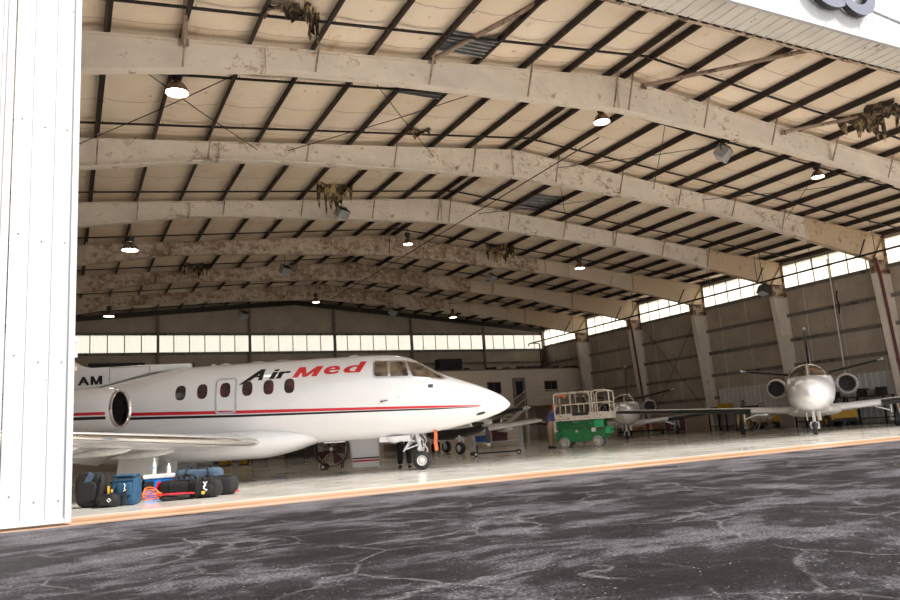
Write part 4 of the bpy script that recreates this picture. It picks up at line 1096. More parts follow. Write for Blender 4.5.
# ------------------------------------------------------------------ lower wall liner and office block
b_ = B()
pts = []; y = 11.2
while y < 31: pts += [(y,0),(y+.16,0),(y+.19,.035),(y+.27,.035)]; y += .3
b_.add([(XW-.10-h-.02, y_, z) for y_, h in pts for z in (.02,2.3)], [(2*i,2*i+1,2*i+3,2*i+2) for i in range(len(pts)-1)])
struct(b_.build('wall_right', M['liner']))
of = thing('office_block', (26.4,45.7,0), 'two-storey tan office room against the back wall, windows and a door upstairs', 'office room')
def ob(n, m, **k): return lambda b: b.build(n, M[m], of, **k)
OX0, OX1 = -5.6, 6.25
b_ = B().ext(OX0,OX1,-2.2,2.15,2.3,4.82); b_.build('upper_wall', M['office'], of)
b_ = B().ext(OX0,-1.2,-2.2,2.15,0,2.3).ext(3.9,OX1,-2.2,2.15,0,2.3).ext(-1.2,3.9,.5,2.15,0,2.3).ext(1.2,1.5,-2.2,-1.9,0,2.3)
b_.build('lower_wall', M['office'], of)
B().ext(OX0-.05,OX1+.02,-2.27,2.15,4.82,4.9).build('roof_edge', M['tan_post'], of)
for x, w, z0, z1 in ((-1.0,.95,3.3,3.98),(3.55,.95,3.33,3.95)):
    f = B().ext(x-w/2-.06,x+w/2+.06,-2.23,-2.2,z0-.06,z1+.06).build('window_frame', M['tan_post'], of)
    B().ext(x-w/2,x+w/2,-2.245,-2.225,z0,z1).build('window_pane', M['pane'], f)
    B().ext(x-.02,x+.02,-2.255,-2.24,z0,z1).build('window_mullion', M['tan_post'], f)
f = B().ext(.45,1.45,-2.24,-2.2,2.3,4.25).build('door', M['girt'], of)
B().ext(.70,1.22,-2.26,-2.235,3.1,4.02).build('door_pane', M['pane'], f); B().box((.58,-2.28,3.25),(.05,.08,.05)).build('door_handle', M['alu'], f)
rnd = random.Random(3)
tagged = B()
for k in range(26):
    x = rnd.uniform(OX0+.2,OX1-.2); tagged.box((x,-1.9+rnd.uniform(0,.5),4.94+.04),(rnd.uniform(.1,.6),.3,rnd.uniform(.08,.2)),rz=rnd.uniform(-.5,.5))
o = tagged.build('roof_clutter', M['dark']); o.location = (26.4,45.7,0); tag(o, 'dark low clutter lying along the top of the tan office room', 'clutter', kind='stuff')
# stairs and landing in front of the office
la = thing('metal_stairway', (27.5,42.2,0), 'brown metal stairway with railed landing in front of the upstairs office door', 'stairs')
B().ext(-.6,4.3,0,1.25,2.2,2.3).build('landing', M['tan_post'], la)
def rail(b_, pts, z1=1.0):
    for (x,y,z) in pts: b_.cyl((x,y,z),(x,y,z+z1),.028,n=6)
    for f_ in (.5,1.0): b_.tube([(x,y,z+z1*f_) for x,y,z in pts], .026, 6)
    return b_
rail(B(), [(-.6,0,2.3),(.6,0,2.3),(1.9,0,2.3),(3.1,0,2.3),(4.3,0,2.3),(4.3,1.2,2.3)]).build('landing_rail', M['column'], la)
for x in (-.5,1.6,4.2): B().ext(x-.05,x+.05,.0,.1,0,2.2).build('landing_post', M['column'], la)
for yy in (0,.95): B().bar((-.6,yy,2.2),(-4.0,yy,.05),.04,.24).build('stair_stringer', M['column'], la)
for k in range(10):
    t = (k+.5)/10; B().ext(-.6-3.4*t-.13,-.6-3.4*t+.13,.02,.93,2.2-2.15*t-.02,2.2-2.15*t+.02).build('stair_tread', M['tan_post'], la)
rail(B(), [(-.6-3.4*t,0,2.25-2.15*t) for t in (0,.33,.66,1)]).build('stair_rail', M['column'], la)
# dark unit on the back wall
tag(B().ext(23.3,25.1,YB-.75,YB-.005,5.0,6.05).ext(23.35,25.05,YB-.77,YB-.75,5.05,6.0).build('heater_unit', M['dark']), 'large black rectangular unit fixed on the back wall above the jet nose', 'heater')
tag(B().ext(1.1,4.1,YB-.5,YB-.005,5.75,6.15).build('dark_duct', M['dark']), 'long dark duct on the back wall above the dorsal fin of the big jet', 'duct')

# ------------------------------------------------------------------ scissor lift
lf = thing('scissor_lift', (17.27,23.3,0), 'green scissor lift with rusty cream guard rails, folded down, right of the big jet nose', 'scissor lift', az(140))
M['green'] = worn('green_machine_paint', (.012,.19,.05), (.03,.05,.03), .35, 6, .45)
M['green_lite'] = worn('bright_green_paint', (.03,.42,.16), (.05,.09,.05), .3, 7, .45)
M['rail'] = worn('rusty_cream_rail', (.70,.62,.52), (.38,.17,.06), .45, 7, .6)
M['grey_tyre'] = simple('grey_solid_tyre', (.30,.30,.29), .7, 0, .2, 8)
LL, WW = 1.05, .42
B().ext(-.95,.95,-.34,.34,.28,.62).ext(-.35,.55,-.40,-.34,.24,.66).build('chassis', M['green'], lf, bev=.02)
B().ext(-.72,.30,-.43,-.40,.22,.68).ext(-.72,.30,.40,.43,.22,.68).build('side_door', M['green'], lf, bev=.01)
B().box((-.1,-.435,.60),(.10,.01,.07)).build('decal', M['rail'], lf); B().box((.52,-.37,.62),(.14,.08,.14)).build('decal', M['white_dull'], lf)
B().ext(.95,1.12,-.38,.38,.46,.70).build('bumper', M['green_lite'], lf, bev=.01)
for y in (-.22,.2): B().box((1.13,y,.58),(.02,.14,.08)).build('tail_light', M['dark'], lf)
for i, z in enumerate((.72,.80,.88,.96)):
    b_ = B()
    for y in (-.3,.3):
        b_.bar((-.9,y,z),(.9,y,z+.035),.04,.06).bar((-.9,y+.05,z+.035),(.9,y+.05,z),.04,.06)
    b_.build('scissor_arm', M['green'] if i % 2 else M['green'], lf)
B().ext(.55,.9,-.34,-.3,.7,.98).build('scissor_bracket', M['green_lite'], lf)
B().ext(-1.0,-.86,-.3,.3,.55,1.02).build('ladder', M['rail'], lf)
for x in (-.60,.64):
    for y in (-.42,.42):
        t_ = wheel(lf, (x,y,.2), .205, .13, 'rail')
        t_.data.materials[0] = M['grey_tyre']
P0, P1 = -.88, 1.2
B().ext(P0,P1,-WW,WW,1.02,1.08).ext(P0,P1,-WW-.02,-WW,1.0,1.26).ext(P0,P1,WW,WW+.02,1.0,1.26).ext(P1,P1+.02,-WW,WW,1.0,1.26).build('platform', M['rail'], lf, bev=.005)
B().box((.1,-WW-.03,1.22),(.62,.01,.1)).build('decal', M['dark'], lf)
def loop(x0, x1, y, z0=1.08, z1=2.04, r=.12):
    return [(x0,y,z0),(x0,y,z1-r),(x0+r*.3,y,z1-r*.3),(x0+r,y,z1),(x1-r,y,z1),(x1-r*.3,y,z1-r*.3),(x1,y,z1-r),(x1,y,z0)]
for y in (-WW, WW):
    for x0, x1 in ((P0,.48),(.56,P1)):
        b_ = B().tube(loop(x0,x1,y), .027, 8).tube([(x0,y,1.6),(x1,y,1.6)], .022, 8)
        b_.build('guard_rail', M['rail'], lf, smooth=60)
    for x in (-.45,.05): B().tube([(x,y,1.08),(x,y,1.6)],.02,8).build('rail_post', M['rail'], lf)
    for x in (-.25,): B().tube([(x,y,1.6),(x,y,2.03)],.02,8).build('rail_post', M['rail'], lf)
for x in (P0, P1):
    B().tube([(x,-WW,1.6),(x,WW,1.6)],.022,8).tube([(x,-WW,2.0),(x,WW,2.0)],.026,8).build('end_rail', M['rail'], lf)
B().box((.40,.2,1.92),(.16,.12,.2)).build('control_box', M['steel_dark'], lf, bev=.01)
B().tube([(.9,.1,1.85),(1.0,.0,1.7),(.85,-.1,1.55),(1.0,-.15,1.4),(.85,-.05,1.3),(.9,.1,1.12)],.018,6).build('hose', M['grey_tyre'], lf)
B().tube([(-.9,.38,1.95),(-.75,.3,1.98),(-.62,.36,1.9)],.05,8).build('orange_cable', simple('orange_plastic', (.8,.17,.03), .5), lf)

# ------------------------------------------------------------------ tow bar and bench
tb = thing('tow_bar', (12.9,22.55,0), 'black aircraft tow bar lying on the floor below the jet nose', 'tow bar', az(118))
B().bar((-.55,0,.10),(.95,0,.10),.05,.05).build('bar', M['dark'], tb); B().bar((-.55,-.22,.09),(-.55,.22,.09),.05,.07).ext(-.75,-.55,-.2,.2,.04,.16).build('fork_head', M['dark'], tb)
B().cyl((-.5,0,.1),(-.5,0,.36),.03).build('pin', M['dark'], tb); wheel(tb,(-.55,-.28,.08),.08,.06); wheel(tb,(-.55,.28,.08),.08,.06); wheel(tb,(.9,0,.08),.08,.06)
def table(loc, rz, L, W, Hh, label, mat='girt', shelf=.3, nm='work_table', cat='table', g=None):
    t = thing(nm, loc, label, cat, rz, g)
    B().ext(-L/2,L/2,-W/2,W/2,Hh-.05,Hh).build('table_top', M[mat], t)
    for x in (-L/2+.05,L/2-.05):
        for y in (-W/2+.05,W/2-.05): B().ext(x-.03,x+.03,y-.03,y+.03,.08,Hh-.05).cyl((x,y-.02,.05),(x,y+.02,.05),.05,n=10).build('leg', M[mat], t)
    B().ext(-L/2+.02,L/2-.02,-W/2+.02,W/2-.02,shelf-.04,shelf).build('shelf', M[mat], t)
    return t
table((19.9,34.2,0), az(112), 2.6, .8, .95, 'grey metal work table under the white wing, left of the scissor lift', 'flood_grey')
def pbox(name, loc, size, rz, mat, label, cat='box', bev=.02, group=None):
    """box-like item with a lid and a handle"""
    t = thing(name, loc, label, cat, rz, group); x, y, z = size
    B().ext(-x/2,x/2,-y/2,y/2,0,z*.8).build('body', mat, t, bev=min(bev,z*.2)); B().ext(-x/2-.01,x/2+.01,-y/2-.01,y/2+.01,z*.8,z).build('lid', mat, t, bev=min(bev,z*.08))
    B().tube([(-x*.15,-y/2-.01,z*.6),(-x*.15,-y/2-.04,z*.62),(x*.15,-y/2-.04,z*.62),(x*.15,-y/2-.01,z*.6)],.008,6).build('handle', M['steel_dark'], t)
    return t
blue = simple('blue_plastic', (.02,.12,.42), .45); redp = simple('dark_red_plastic', (.10,.015,.015), .5); yel = worn('yellow_machine_paint', (.50,.28,.015), (.10,.07,.03), .3, 4, .5)
orange = simple('orange_plastic_hose', (.8,.17,.03), .5); bluecl = simple('bright_blue_cooler_plastic', (.01,.18,.62), .4); whitep = simple('white_plastic', (.78,.78,.78), .4)
M['yellow'] = yel
pbox('tool_box', (19.15,34.5,.30), (.55,.4,.32), az(112), blue, 'blue box on the lower shelf of the metal work table')
pbox('tool_chest', (20.05,34.15,.30), (.75,.45,.55), az(112), redp, 'dark red chest on the lower shelf of the metal work table')
pbox('storage_cabinet', (21.4,36.0,0), (1.5,.7,1.0), az(112), M['office'], 'beige low cabinet behind the hanging propeller blade', 'cabinet')

# small dark low-wing airplane behind the nose of the near jet
def low_wing():
    t = thing('low_wing_airplane', (16.2,34.4,0), 'small airplane with dark wing edge, mostly hidden behind the nose of the big jet', 'airplane', az(205))
    h = Hull([(1.6,1.45,1.35,.05),(1.4,1.6,1.15,.3),(.6,1.72,1.05,.5),(-.5,1.85,1.0,.56),(-1.6,2.1,1.0,.56),(-3,1.95,1.1,.45),(-6,1.6,1.4,.1)], .2, 24)
    h.b.build('fuselage', M['beige_paint'], t, smooth=60)
    for s_ in (-1,1):
        w = wing_mesh([(-.2,s_*.3,1.15,1.6),(-.5,s_*5.1,1.85,1.1)],1).build('wing', M['beige_paint'], t, smooth=40)
        wing_mesh([(-.24,s_*1.0,1.255,1.5),(-.49,s_*4.8,1.81,1.12)],1,.3,1.05).build('deice_boot', M['boot'], w, smooth=60, label='black rubber leading edge')
        B().box((-.9,s_*5.15,1.87),(.6,.12,.1)).build('wing_tip', M['white_paint'], w, bev=.03)
        wing_mesh([(-5.3,s_*.05,1.5,.8),(-5.4,s_*1.9,1.55,.6)],1).build('horizontal_stabilizer', M['beige_paint'], t, smooth=40)
        g = B().cyl((-1.0,s_*.35,1.1),(-1.0,s_*.30,.25),.04).build('main_gear', M['white_dull'], t); wheel(g,(-1.0,s_*.30+(.1 if s_ > 0 else -.1),.23),.23,.15,'beige_paint')
    fin_mesh([(-4.8,1.5,1.4),(-5.6,2.9,.7)],.6).build('tail_fin', M['beige_paint'], t, smooth=40)
    g = B().cyl((.9,0,1.15),(.9,0,.22),.04).build('nose_gear', M['white_dull'], t); wheel(g,(.9,.09,.2),.2,.13,'beige_paint')
low_wing()

# ------------------------------------------------------------------ drum fan
fn = thing('drum_fan', (7.2,22.3,0), 'large dark drum fan on small wheels, seen under the belly of the big jet', 'fan', az(117))
fdk = M['fan_dark']; hub = 'flood_glass'
B().lathe((0,-.18,.60),(0,1,0),[(0,.50),(0,.525),(.36,.525),(.36,.50)],40,False).build('fan_drum', M['steel_dark'], fn, smooth=50)
g_ = B()
for r in (.18,.34,.50): g_.tube([(r*Cc(2*PI*k/36),-.19,.60+r*S(2*PI*k/36)) for k in range(36)],.007,5,closed=True)
for k in range(8): a = PI/8+2*PI*k/8; g_.cyl((.08*Cc(a),-.19,.6+.08*S(a)),(.51*Cc(a),-.19,.6+.51*S(a)),.010,n=5)
g_.build('fan_guard', M['dark'], fn)
g_ = B()
for k in range(4):
    a = 2*PI*k/4+.4
    g_.rings([[(.07*Cc(a),-.03,.6+.07*S(a)),(.46*Cc(a-.25),-.05,.6+.46*S(a-.25)),(.46*Cc(a+.35),.05,.6+.46*S(a+.35)),(.07*Cc(a+.6),.03,.6+.07*S(a+.6))],[(.07*Cc(a),-.02,.6+.07*S(a)),(.46*Cc(a-.25),-.04,.6+.46*S(a-.25)),(.46*Cc(a+.35),.06,.6+.46*S(a+.35)),(.07*Cc(a+.6),.04,.6+.07*S(a+.6))]])
g_.build('fan_blades', simple('red_brown_fan_blade', (.11,.03,.03), .35, .5), fn)
B().lathe((0,-.22,.60),(0,1,0),[(0,.03),(.02,.05),(.1,.05)],14).build('fan_hub', M['white_dull'], fn)
wheel(fn,(-.24,-.30,.09),.09,.06); wheel(fn,(-.24,.30,.09),.09,.06)
B().bar((-.24,-.30,.09),(-.24,.30,.09),.03,.03).bar((-.24,-.2,.09),(-.3,-.2,.30),.03,.03).bar((-.24,.2,.09),(-.3,.2,.30),.03,.03).bar((.3,-.2,.02),(.3,-.2,.2),.04,.03).bar((.3,.2,.02),(.3,.2,.2),.04,.03).build('fan_stand', M['steel_dark'], fn)

# ------------------------------------------------------------------ luggage near the doorway
M['bagblack'] = simple('black_nylon', (.007,.0065,.007), .75, 0, .25, 14, .4)
M['bagblue'] = simple('teal_blue_nylon', (.008,.06,.13), .7, 0, .25, 12, .4)
M['baggrey'] = simple('grey_blue_nylon', (.05,.085,.14), .75, 0, .25, 12, .4)
M['strap'] = simple('black_webbing', (.012,.012,.012), .8, 0, .2)
M['tagwhite'] = simple('white_tag', (.75,.72,.72), .5, 0, .1)
M['tagyel'] = simple('yellow_tag', (.75,.45,.05), .5, 0, .1)
def soft(b_, c, d, seed=0, e=3.6, nx=18, nz=10, sag=.05):
    """rounded fabric box with wrinkles"""
    rnd = random.Random(seed); ph = [rnd.uniform(0,6) for _ in range(6)]
    rs = []
    for j in range(nz+1):
        w = -PI/2+PI*j/nz; r = []
        cz = math.copysign(abs(S(w))**(2/e), S(w)); cr = abs(Cc(w))**(2/e)
        for k in range(nx*2):
            a = 2*PI*k/(nx*2)
            x = math.copysign(abs(Cc(a))**(2/e), Cc(a))*cr; y = math.copysign(abs(S(a))**(2/e), S(a))*cr
            wr = 1+.025*S(3*a+ph[0]+2*cz)+.02*S(7*a+ph[1])+.02*S(5*cz+ph[2]+2*a)
            z = cz - (sag*2)*(1 if cz > 0 else 0)*(1-abs(x))*abs(cz) + (.03*S(4*x+ph[3]) if cz > 0 else 0)
            r.append((c[0]+x*d[0]/2*wr, c[1]+y*d[1]/2*wr, c[2]+z*d[2]/2))
        rs.append(r)
    return b_.rings(rs)
def straps(t, L, W, Hh, xs=(-.12,.12), top=.12, mat='strap'):
    for s_ in (-1,1):
        b_ = B(); P = [(xs[0],s_*(W/2+.012),.03),(xs[0],s_*(W/2+.015),Hh*.75),(xs[0]*.8,s_*W*.35,Hh+top*.5),(0,s_*W*.18,Hh+top),(xs[1]*.8,s_*W*.35,Hh+top*.5),(xs[1],s_*(W/2+.015),Hh*.75),(xs[1],s_*(W/2+.012),.03)]
        for p, q in zip(P, P[1:]): b_.bar(p, q, .03, .008, up=(0,1,0))
        b_.build('handle_strap', M[mat], t)
def bag(name, loc, head, size, mat, label, seed, pocket=True, cat='bag'):
    t = thing(name, loc, label, cat, az(head)); L, W, Hh = size
    soft(B(), (0,0,Hh/2), (L,W,Hh), seed).build('bag_body', M[mat], t, smooth=60)
    if pocket: soft(B(), (0,-W/2-.01,Hh*.45), (L*.62,.07,Hh*.55), seed+1).build('pocket', M[mat], t, smooth=60)
    B().tube([(L*.46*Cc(a), W*.40*S(a), Hh*.92) for a in [2*PI*k/28 for k in range(28)]],.007,5,closed=True).build('zipper', M['strap'], t)
    return t
# 1 upright black backpack
t = bag('backpack', (.42,14.25,0), 118, (.50,.28,.60), 'bagblack', 'tall black backpack leaning beside the white door edge', 11)
B().box((.02,-.155,.46),(.10,.02,.22),ry=.5).build('grey_patch', M['baggrey'], t)
B().tube([(.2,-.1,.52),(.26,-.2,.40),(.24,-.22,.2),(.16,-.16,.08)],.018,6).build('shoulder_strap', M['strap'], t)
bg = bag('camera_bag', (.66,13.85,0), 118, (.36,.24,.22), 'bagblack', 'low black bag in front of the backpack, with a small white emblem', 12)
B().tube([(.05,-.17,.12),(.08,-.175,.15),(.11,-.17,.12),(.08,-.175,.09),(.05,-.17,.12)],.006,5).build('emblem', M['tagwhite'], bg)
B().box((.0,-.02,.28),(.03,.01,.12)).box((.06,-.03,.26),(.03,.01,.05)).build('yellow_tag', M['tagyel'], bg)
# 2 blue bag
t = thing('equipment_bag', (.93,13.98,0), 'teal-blue boxy equipment bag with black strap and front pocket, on the bright floor', 'bag', az(112))
soft(B(), (0,0,.24), (.43,.30,.48), 21, 6).build('bag_body', M['bagblue'], t, smooth=60)
soft(B(), (.02,-.16,.27), (.24,.07,.22), 22, 5).build('pocket', M['bagblue'], t, smooth=60)
B().box((.04,-.20,.14),(.055,.012,.26)).tube([(-.2,-.1,.40),(-.24,-.17,.3),(-.22,-.17,.12)],.012,6).box((0,-.165,.44),(.40,.012,.018)).build('strap', M['strap'], t)
B().tube([(.03,-.205,.36),(.05,-.21,.32),(.03,-.21,.28),(.06,-.21,.26),(.02,-.21,.24)],.008,5).build('white_clip', M['tagwhite'], t)
soft(B(), (0,0,.48), (.40,.27,.05), 23, 4).build('bag_lid', M['bagblue'], t, smooth=60)
# 3 cooler with bottles
cl = thing('cooler', (1.70,15.3,0), 'bright blue and white cooler behind the luggage', 'cooler', az(116))
B().ext(-.33,.33,-.2,.2,0,.36).build('cooler_body', bluecl, cl, bev=.02); B().ext(-.35,.35,-.22,.22,.36,.43).build('cooler_lid', whitep, cl, bev=.015)
B().tube([(-.34,0,.3),(-.39,0,.26),(-.34,0,.22)],.012,6).tube([(.34,0,.3),(.39,0,.26),(.34,0,.22)],.012,6).build('cooler_handle', whitep, cl)
B().ext(-.32,-.15,-.206,-.2,.16,.32).build('cooler_label', M['dark'], cl)
clear = simple('clear_bottle_plastic', (.75,.78,.82), .15, 0, .08)
for q, (lx, h_, nm, lab) in enumerate(((-.22,.30,'water_bottle','clear plastic water bottle standing on the cooler lid, left one'),(.05,.19,'white_bottle','short white bottle standing on the cooler lid, right one'))):
    th = az(116); o_ = (1.70+lx*Cc(th), 15.3+lx*S(th), .432)
    t = thing(nm, o_, lab, 'bottle')
    B().lathe((0,0,0),(0,0,1),[(0,.03),(.01,.036),(h_*.6,.036),(h_*.8,.018),(h_*.9,.014)],16).build('bottle_body', clear if q == 0 else whitep, t, smooth=50)
    B().lathe((0,0,h_*.9),(0,0,1),[(0,.017),(h_*.1,.017)],12).build('cap', M['tagwhite'], t)
    if q == 0: B().lathe((0,0,h_*.3),(0,0,1),[(0,.0368),(.06,.0368)],16,False).build('bottle_label', simple('pale_blue_label', (.35,.5,.75), .5), t)
# 4 duffels
t = bag('duffel_bag', (1.95,14.55,0), 116, (.95,.36,.34), 'bagblack', 'long black duffel bag with a red end, lying behind the small black bag', 31, False)
B().lathe((-.47,0,.17),(-1,0,0),[(0,.15),(.012,.15)],20).build('end_panel', M['red_stripe'], t, label='red round end panel'); straps(t,.95,.36,.34,(-.2,.15),.06)
t2 = bag('duffel_bag', (2.28,14.75,.30), 112, (.86,.34,.26), 'baggrey', 'grey-blue duffel bag lying on top of the black duffel', 33, False)
t2.location = (2.25,14.95,0)
for ch in [c for c in bpy.data.objects if c.parent is t2]: pass
soft(B(), (0,0,.26), (.86,.34,.48), 35, 5).build('lower_pouch', M['baggrey'], t2, smooth=60)
t2['label'] = 'grey-blue duffel bag with black straps, upright behind the black bags'
straps(t2,.86,.34,.50,(-.22,.2),.05)
t = bag('shoulder_bag', (2.22,13.98,0), 114, (.52,.30,.34), 'bagblack', 'black shoulder bag with white ribbon, rightmost front bag of the luggage', 41)
B().tube([(.0,-.20,.28),(.04,-.21,.22),(.0,-.21,.17),(.07,-.215,.14)],.009,5).tube([(.06,-.20,.28),(.0,-.21,.2),(.05,-.21,.12)],.009,5).build('white_ribbon', M['tagwhite'], t)
B().lathe((.0,-.215,.10),(0,-1,0),[(0,.03),(.01,.03)],12).build('orange_tag', M['tagyel'], t); straps(t,.52,.3,.34,(-.12,.12),.03)
t = bag('duffel_bag', (2.62,14.35,0), 112, (.42,.32,.36), 'bagblack', 'short black duffel bag with red trim at the right end of the luggage', 43, False)
B().tube([(.19,-.14,.06),(.22,-.05,.05),(.22,.08,.05)],.014,6).build('red_trim', M['red_stripe'], t)
# orange cord coil and red straps
b_ = B(); c_ = []
for k in range(60):
    a = 2*PI*k/20; c_.append((1.35+(.15+.02*S(k))*Cc(a), 14.3+(.1+.03*S(k*.7))*S(a), .02+.17*max(0,S(a))*(.6+.2*S(k*.3))+.002*k))
c_ += [(1.5,14.1,.02),(1.7,14.02,.02)]
tag(B().tube(c_,.011,6).build('extension_cord', orange), 'coiled orange cord on the floor between the teal bag and the duffels', 'cord')
tag(soft(B(), (1.72,14.05,.05),(.55,.22,.10),51).build('flat_black_pouch', M['bagblack'], smooth=60), 'flat black pouch lying in front of the long duffel', 'pouch')
tag(B().tube([(1.40,13.98,.115),(1.6,13.92,.12),(1.85,13.88,.115),(2.0,13.86,.10)],.014,6).tube([(1.5,13.98,.12),(1.7,13.93,.10),(1.95,13.84,.12)],.010,6).build('red_strap', M['red_stripe']), 'bright red strap draped over the flat black pouch', 'strap')

# ------------------------------------------------------------------ clutter at the back, under the jet
rnd = random.Random(5)
cols = [M['office'], M['girt'], M['flood_grey'], M['steel_dark'], redp, yel]
def cart(loc, head, L, W, Hh, label, items, mat='steel_dark'):
    t = thing('equipment_cart', loc, label, 'cart', az(head))
    for z in (.25, Hh*.62, Hh): B().ext(-L/2,L/2,-W/2,W/2,z-.03,z).build('cart_shelf', M[mat], t)
    for x in (-L/2+.03,L/2-.03):
        for y in (-W/2+.03,W/2-.03): B().ext(x-.02,x+.02,y-.02,y+.02,.1,Hh).build('cart_post', M[mat], t)
        wheel(t,(x,0,.08),.08,.05)
    th = az(head)
    for lx, z, s_, m_, nm, lab in items:
        z0 = {0:.25,1:Hh*.62,2:Hh}[z]
        pbox(nm, (loc[0]+lx*Cc(th), loc[1]+lx*S(th), z0), s_, th, m_, lab)
cart((8.7,34.9,0), 117, 2.6, .6, .95, 'long dark equipment cart against the dim back, under the big jet belly',
     [(-.7,1,(.5,.4,.3),whitep,'instrument_case','white case at the left of the long dark cart'),(0,1,(.45,.4,.32),bluecl,'instrument_case','blue case in the middle of the long dark cart'),(.7,1,(.5,.4,.3),whitep,'instrument_case','white case at the right of the long dark cart')])
cart((11.0,33.9,0), 117, 1.3, .6, 1.5, 'tall grey shelf cart beside the drum fan, under the jet belly',
     [(-.3,1,(.4,.4,.3),M['steel_dark'],'parts_box','dark box on the tall grey shelf cart')], 'flood_grey')
for i,(x,y,h_,lab) in enumerate(((7.9,38.2,.55,'yellow drum on its stand left of the dark cart under the jet'),(7.1,38.8,.45,'smaller yellow drum farther left under the jet wing'))):
    t = thing('yellow_drum', (x,y,0), lab, 'drum')
    B().lathe((0,0,.05),(0,0,1),[(0,.25),(.02,.27),(h_*.33,.27),(h_*.35,.285),(h_*.37,.27),(h_*.66,.27),(h_*.68,.285),(h_*.7,.27),(h_,.27),(h_+.01,.25)],22).build('drum_body', yel, t, smooth=50)
    B().ext(-.3,.3,-.3,.3,0,.05).build('drum_base', M['steel_dark'], t)
for i,(x,y,w,h_,m_,lab) in enumerate(((4.2,46.8,2.2,1.9,'steel_dark','dark tall cabinet on the back wall behind the luggage'),(9.5,46.9,3.0,1.6,'girt','wide grey cabinet on the back wall behind the long cart'),(13.2,46.9,2.0,2.1,'steel_dark','dark cabinet on the back wall behind the drum fan'),(17.3,46.8,2.4,2.0,'office','beige double cabinet on the back wall behind the nose wheel'),(20.2,46.9,1.2,1.7,'girt','narrow grey cabinet on the back wall left of the office room'))):
    t = thing('metal_cabinet', (x,y,0), lab, 'cabinet')
    B().ext(-w/2,w/2,-.35,.35,0,h_).build('cabinet_body', M[m_], t, bev=.01)
    for s_ in (-1,1):
        d_ = B().ext(s_*w/4-w/4+.02,s_*w/4+w/4-.02,-.375,-.35,.06,h_-.06).build('cabinet_door', M[m_], t); B().box((s_*.06,-.39,h_*.55),(.02,.03,.14)).build('door_handle', M['alu'], d_)
# ------------------------------------------------------------------ clutter along the right wall
def tug(loc, head, label, L=2.2):
    t = thing('towing_tug', loc, label, 'tug', az(head))
    B().ext(-L/2,L/2,-.6,.6,.25,.78).ext(L*.1,L/2,-.55,.55,.78,.98).build('tug_body', yel, t, bev=.05)
    B().ext(-L/2-.06,L/2+.06,-.5,.5,.22,.36).build('bumper', M['dark'], t)
    B().ext(-.45,-.05,-.5,.5,.78,.9).build('seat', M['dark'], t, bev=.03); B().box((-.5,0,1.05),(.08,.95,.35)).build('seat_back', M['dark'], t, bev=.03)
    B().tube([(.35,.2,.95),(.2,.2,1.2)],.02,6).tube([(.2+.02*S(a),.2+.17*Cc(a),1.2+.12*S(a)) for a in [2*PI*k/16 for k in range(16)]],.015,6,closed=True).build('steering_wheel', M['dark'], t)
    for x in (-L*.32,L*.32):
        for y in (-.58,.58): wheel(t,(x,y,.26),.26,.18,'yellow')
    for y in (-.35,.35): B().lathe((L/2,y,.72),(1,0,0),[(0,.07),(.03,.06)],12).build('headlight', M['flood_glass'], t)
tug((31.2,27.4,0), 200, 'yellow towing tug by the right wall, behind the left wing of the near light jet')
tug((30.9,22.9,0), 205, 'yellow towing tug seen under the nose of the light jet at the right', 2.0)
tug((31.0,18.6,0), 200, 'yellow towing tug at the right image edge beside the landing gear', 2.0)
table((32.1,30.5,0), az(180), 1.3, .8, 1.0, 'long workbench on the right wall behind the wing tip', 'steel_dark')
pbox('yellow_case', (32.1,30.2,1.0), (.6,.5,.45), az(180), yel, 'yellow case on the long workbench by the right wall')
pbox('parts_box', (32.1,30.85,1.0), (.5,.5,.3), az(180), M['steel_dark'], 'dark box on the long workbench by the right wall')
table((31.95,24.3,0), az(180), 2.3, .8, 1.3, 'tall workbench between the nearest columns on the right wall', 'steel_dark')
for i in range(5): pbox('parts_box', (31.95,23.4+.45*i,1.3), (.3,.4,.25+.12*(i%3)), az(180), [M['steel_dark'],M['girt'],redp,M['office'],M['dark']][i], '%s parts box on the tall right wall workbench' % ['dark','grey','dark red','tan','black'][i])
table((31.95,21.7,0), az(180), 1.8, .8, 1.25, 'workbench right of the light jet engine on the right wall', 'steel_dark')
for i in range(4): pbox('parts_box', (31.95,21.1+.42*i,1.25), (.3,.4,.35-.08*(i%2)), az(180), [M['dark'],M['girt'],M['steel_dark'],M['flood_grey']][i], '%s box on the workbench right of the jet engine' % ['black','dull grey','dark steel','light grey'][i])
# engine on a stand behind the near light jet's right gear
t = thing('engine_on_stand', (28.7,24.9,0), 'small silver engine on a stand, seen below the wing left of the light jet wheel', 'engine', az(120))
B().lathe((-.5,0,.75),(1,0,0),[(0,.2),(.05,.3),(.5,.32),(.9,.26),(1.1,.12)],24).build('engine_casing', M['chrome'], t, smooth=50)
for s_ in (-1,1): B().bar((-.35,s_*.3,.06),(-.1,s_*.12,.5),.05,.05).bar((.5,s_*.3,.06),(.2,s_*.12,.5),.05,.05).bar((-.45,s_*.3,.05),(.6,s_*.3,.05),.05,.06).build('stand_leg', M['girt'], t)
t = thing('step_ladder', (29.5,26.6,0), 'dark folding ladder standing behind the wing near the right wall', 'ladder', az(150))
for s_ in (-1,1):
    B().bar((-.4,s_*.25,0),(0,s_*.18,1.5),.05,.03).build('ladder_side', M['steel_dark'], t); B().bar((.4,s_*.25,0),(0,s_*.18,1.5),.05,.03).build('ladder_side', M['steel_dark'], t)
for k in range(5): B().ext(-.36+.07*k-.04,-.36+.07*k+.04,-.22,.22,.25+.25*k,.28+.25*k).build('ladder_step', M['steel_dark'], t)
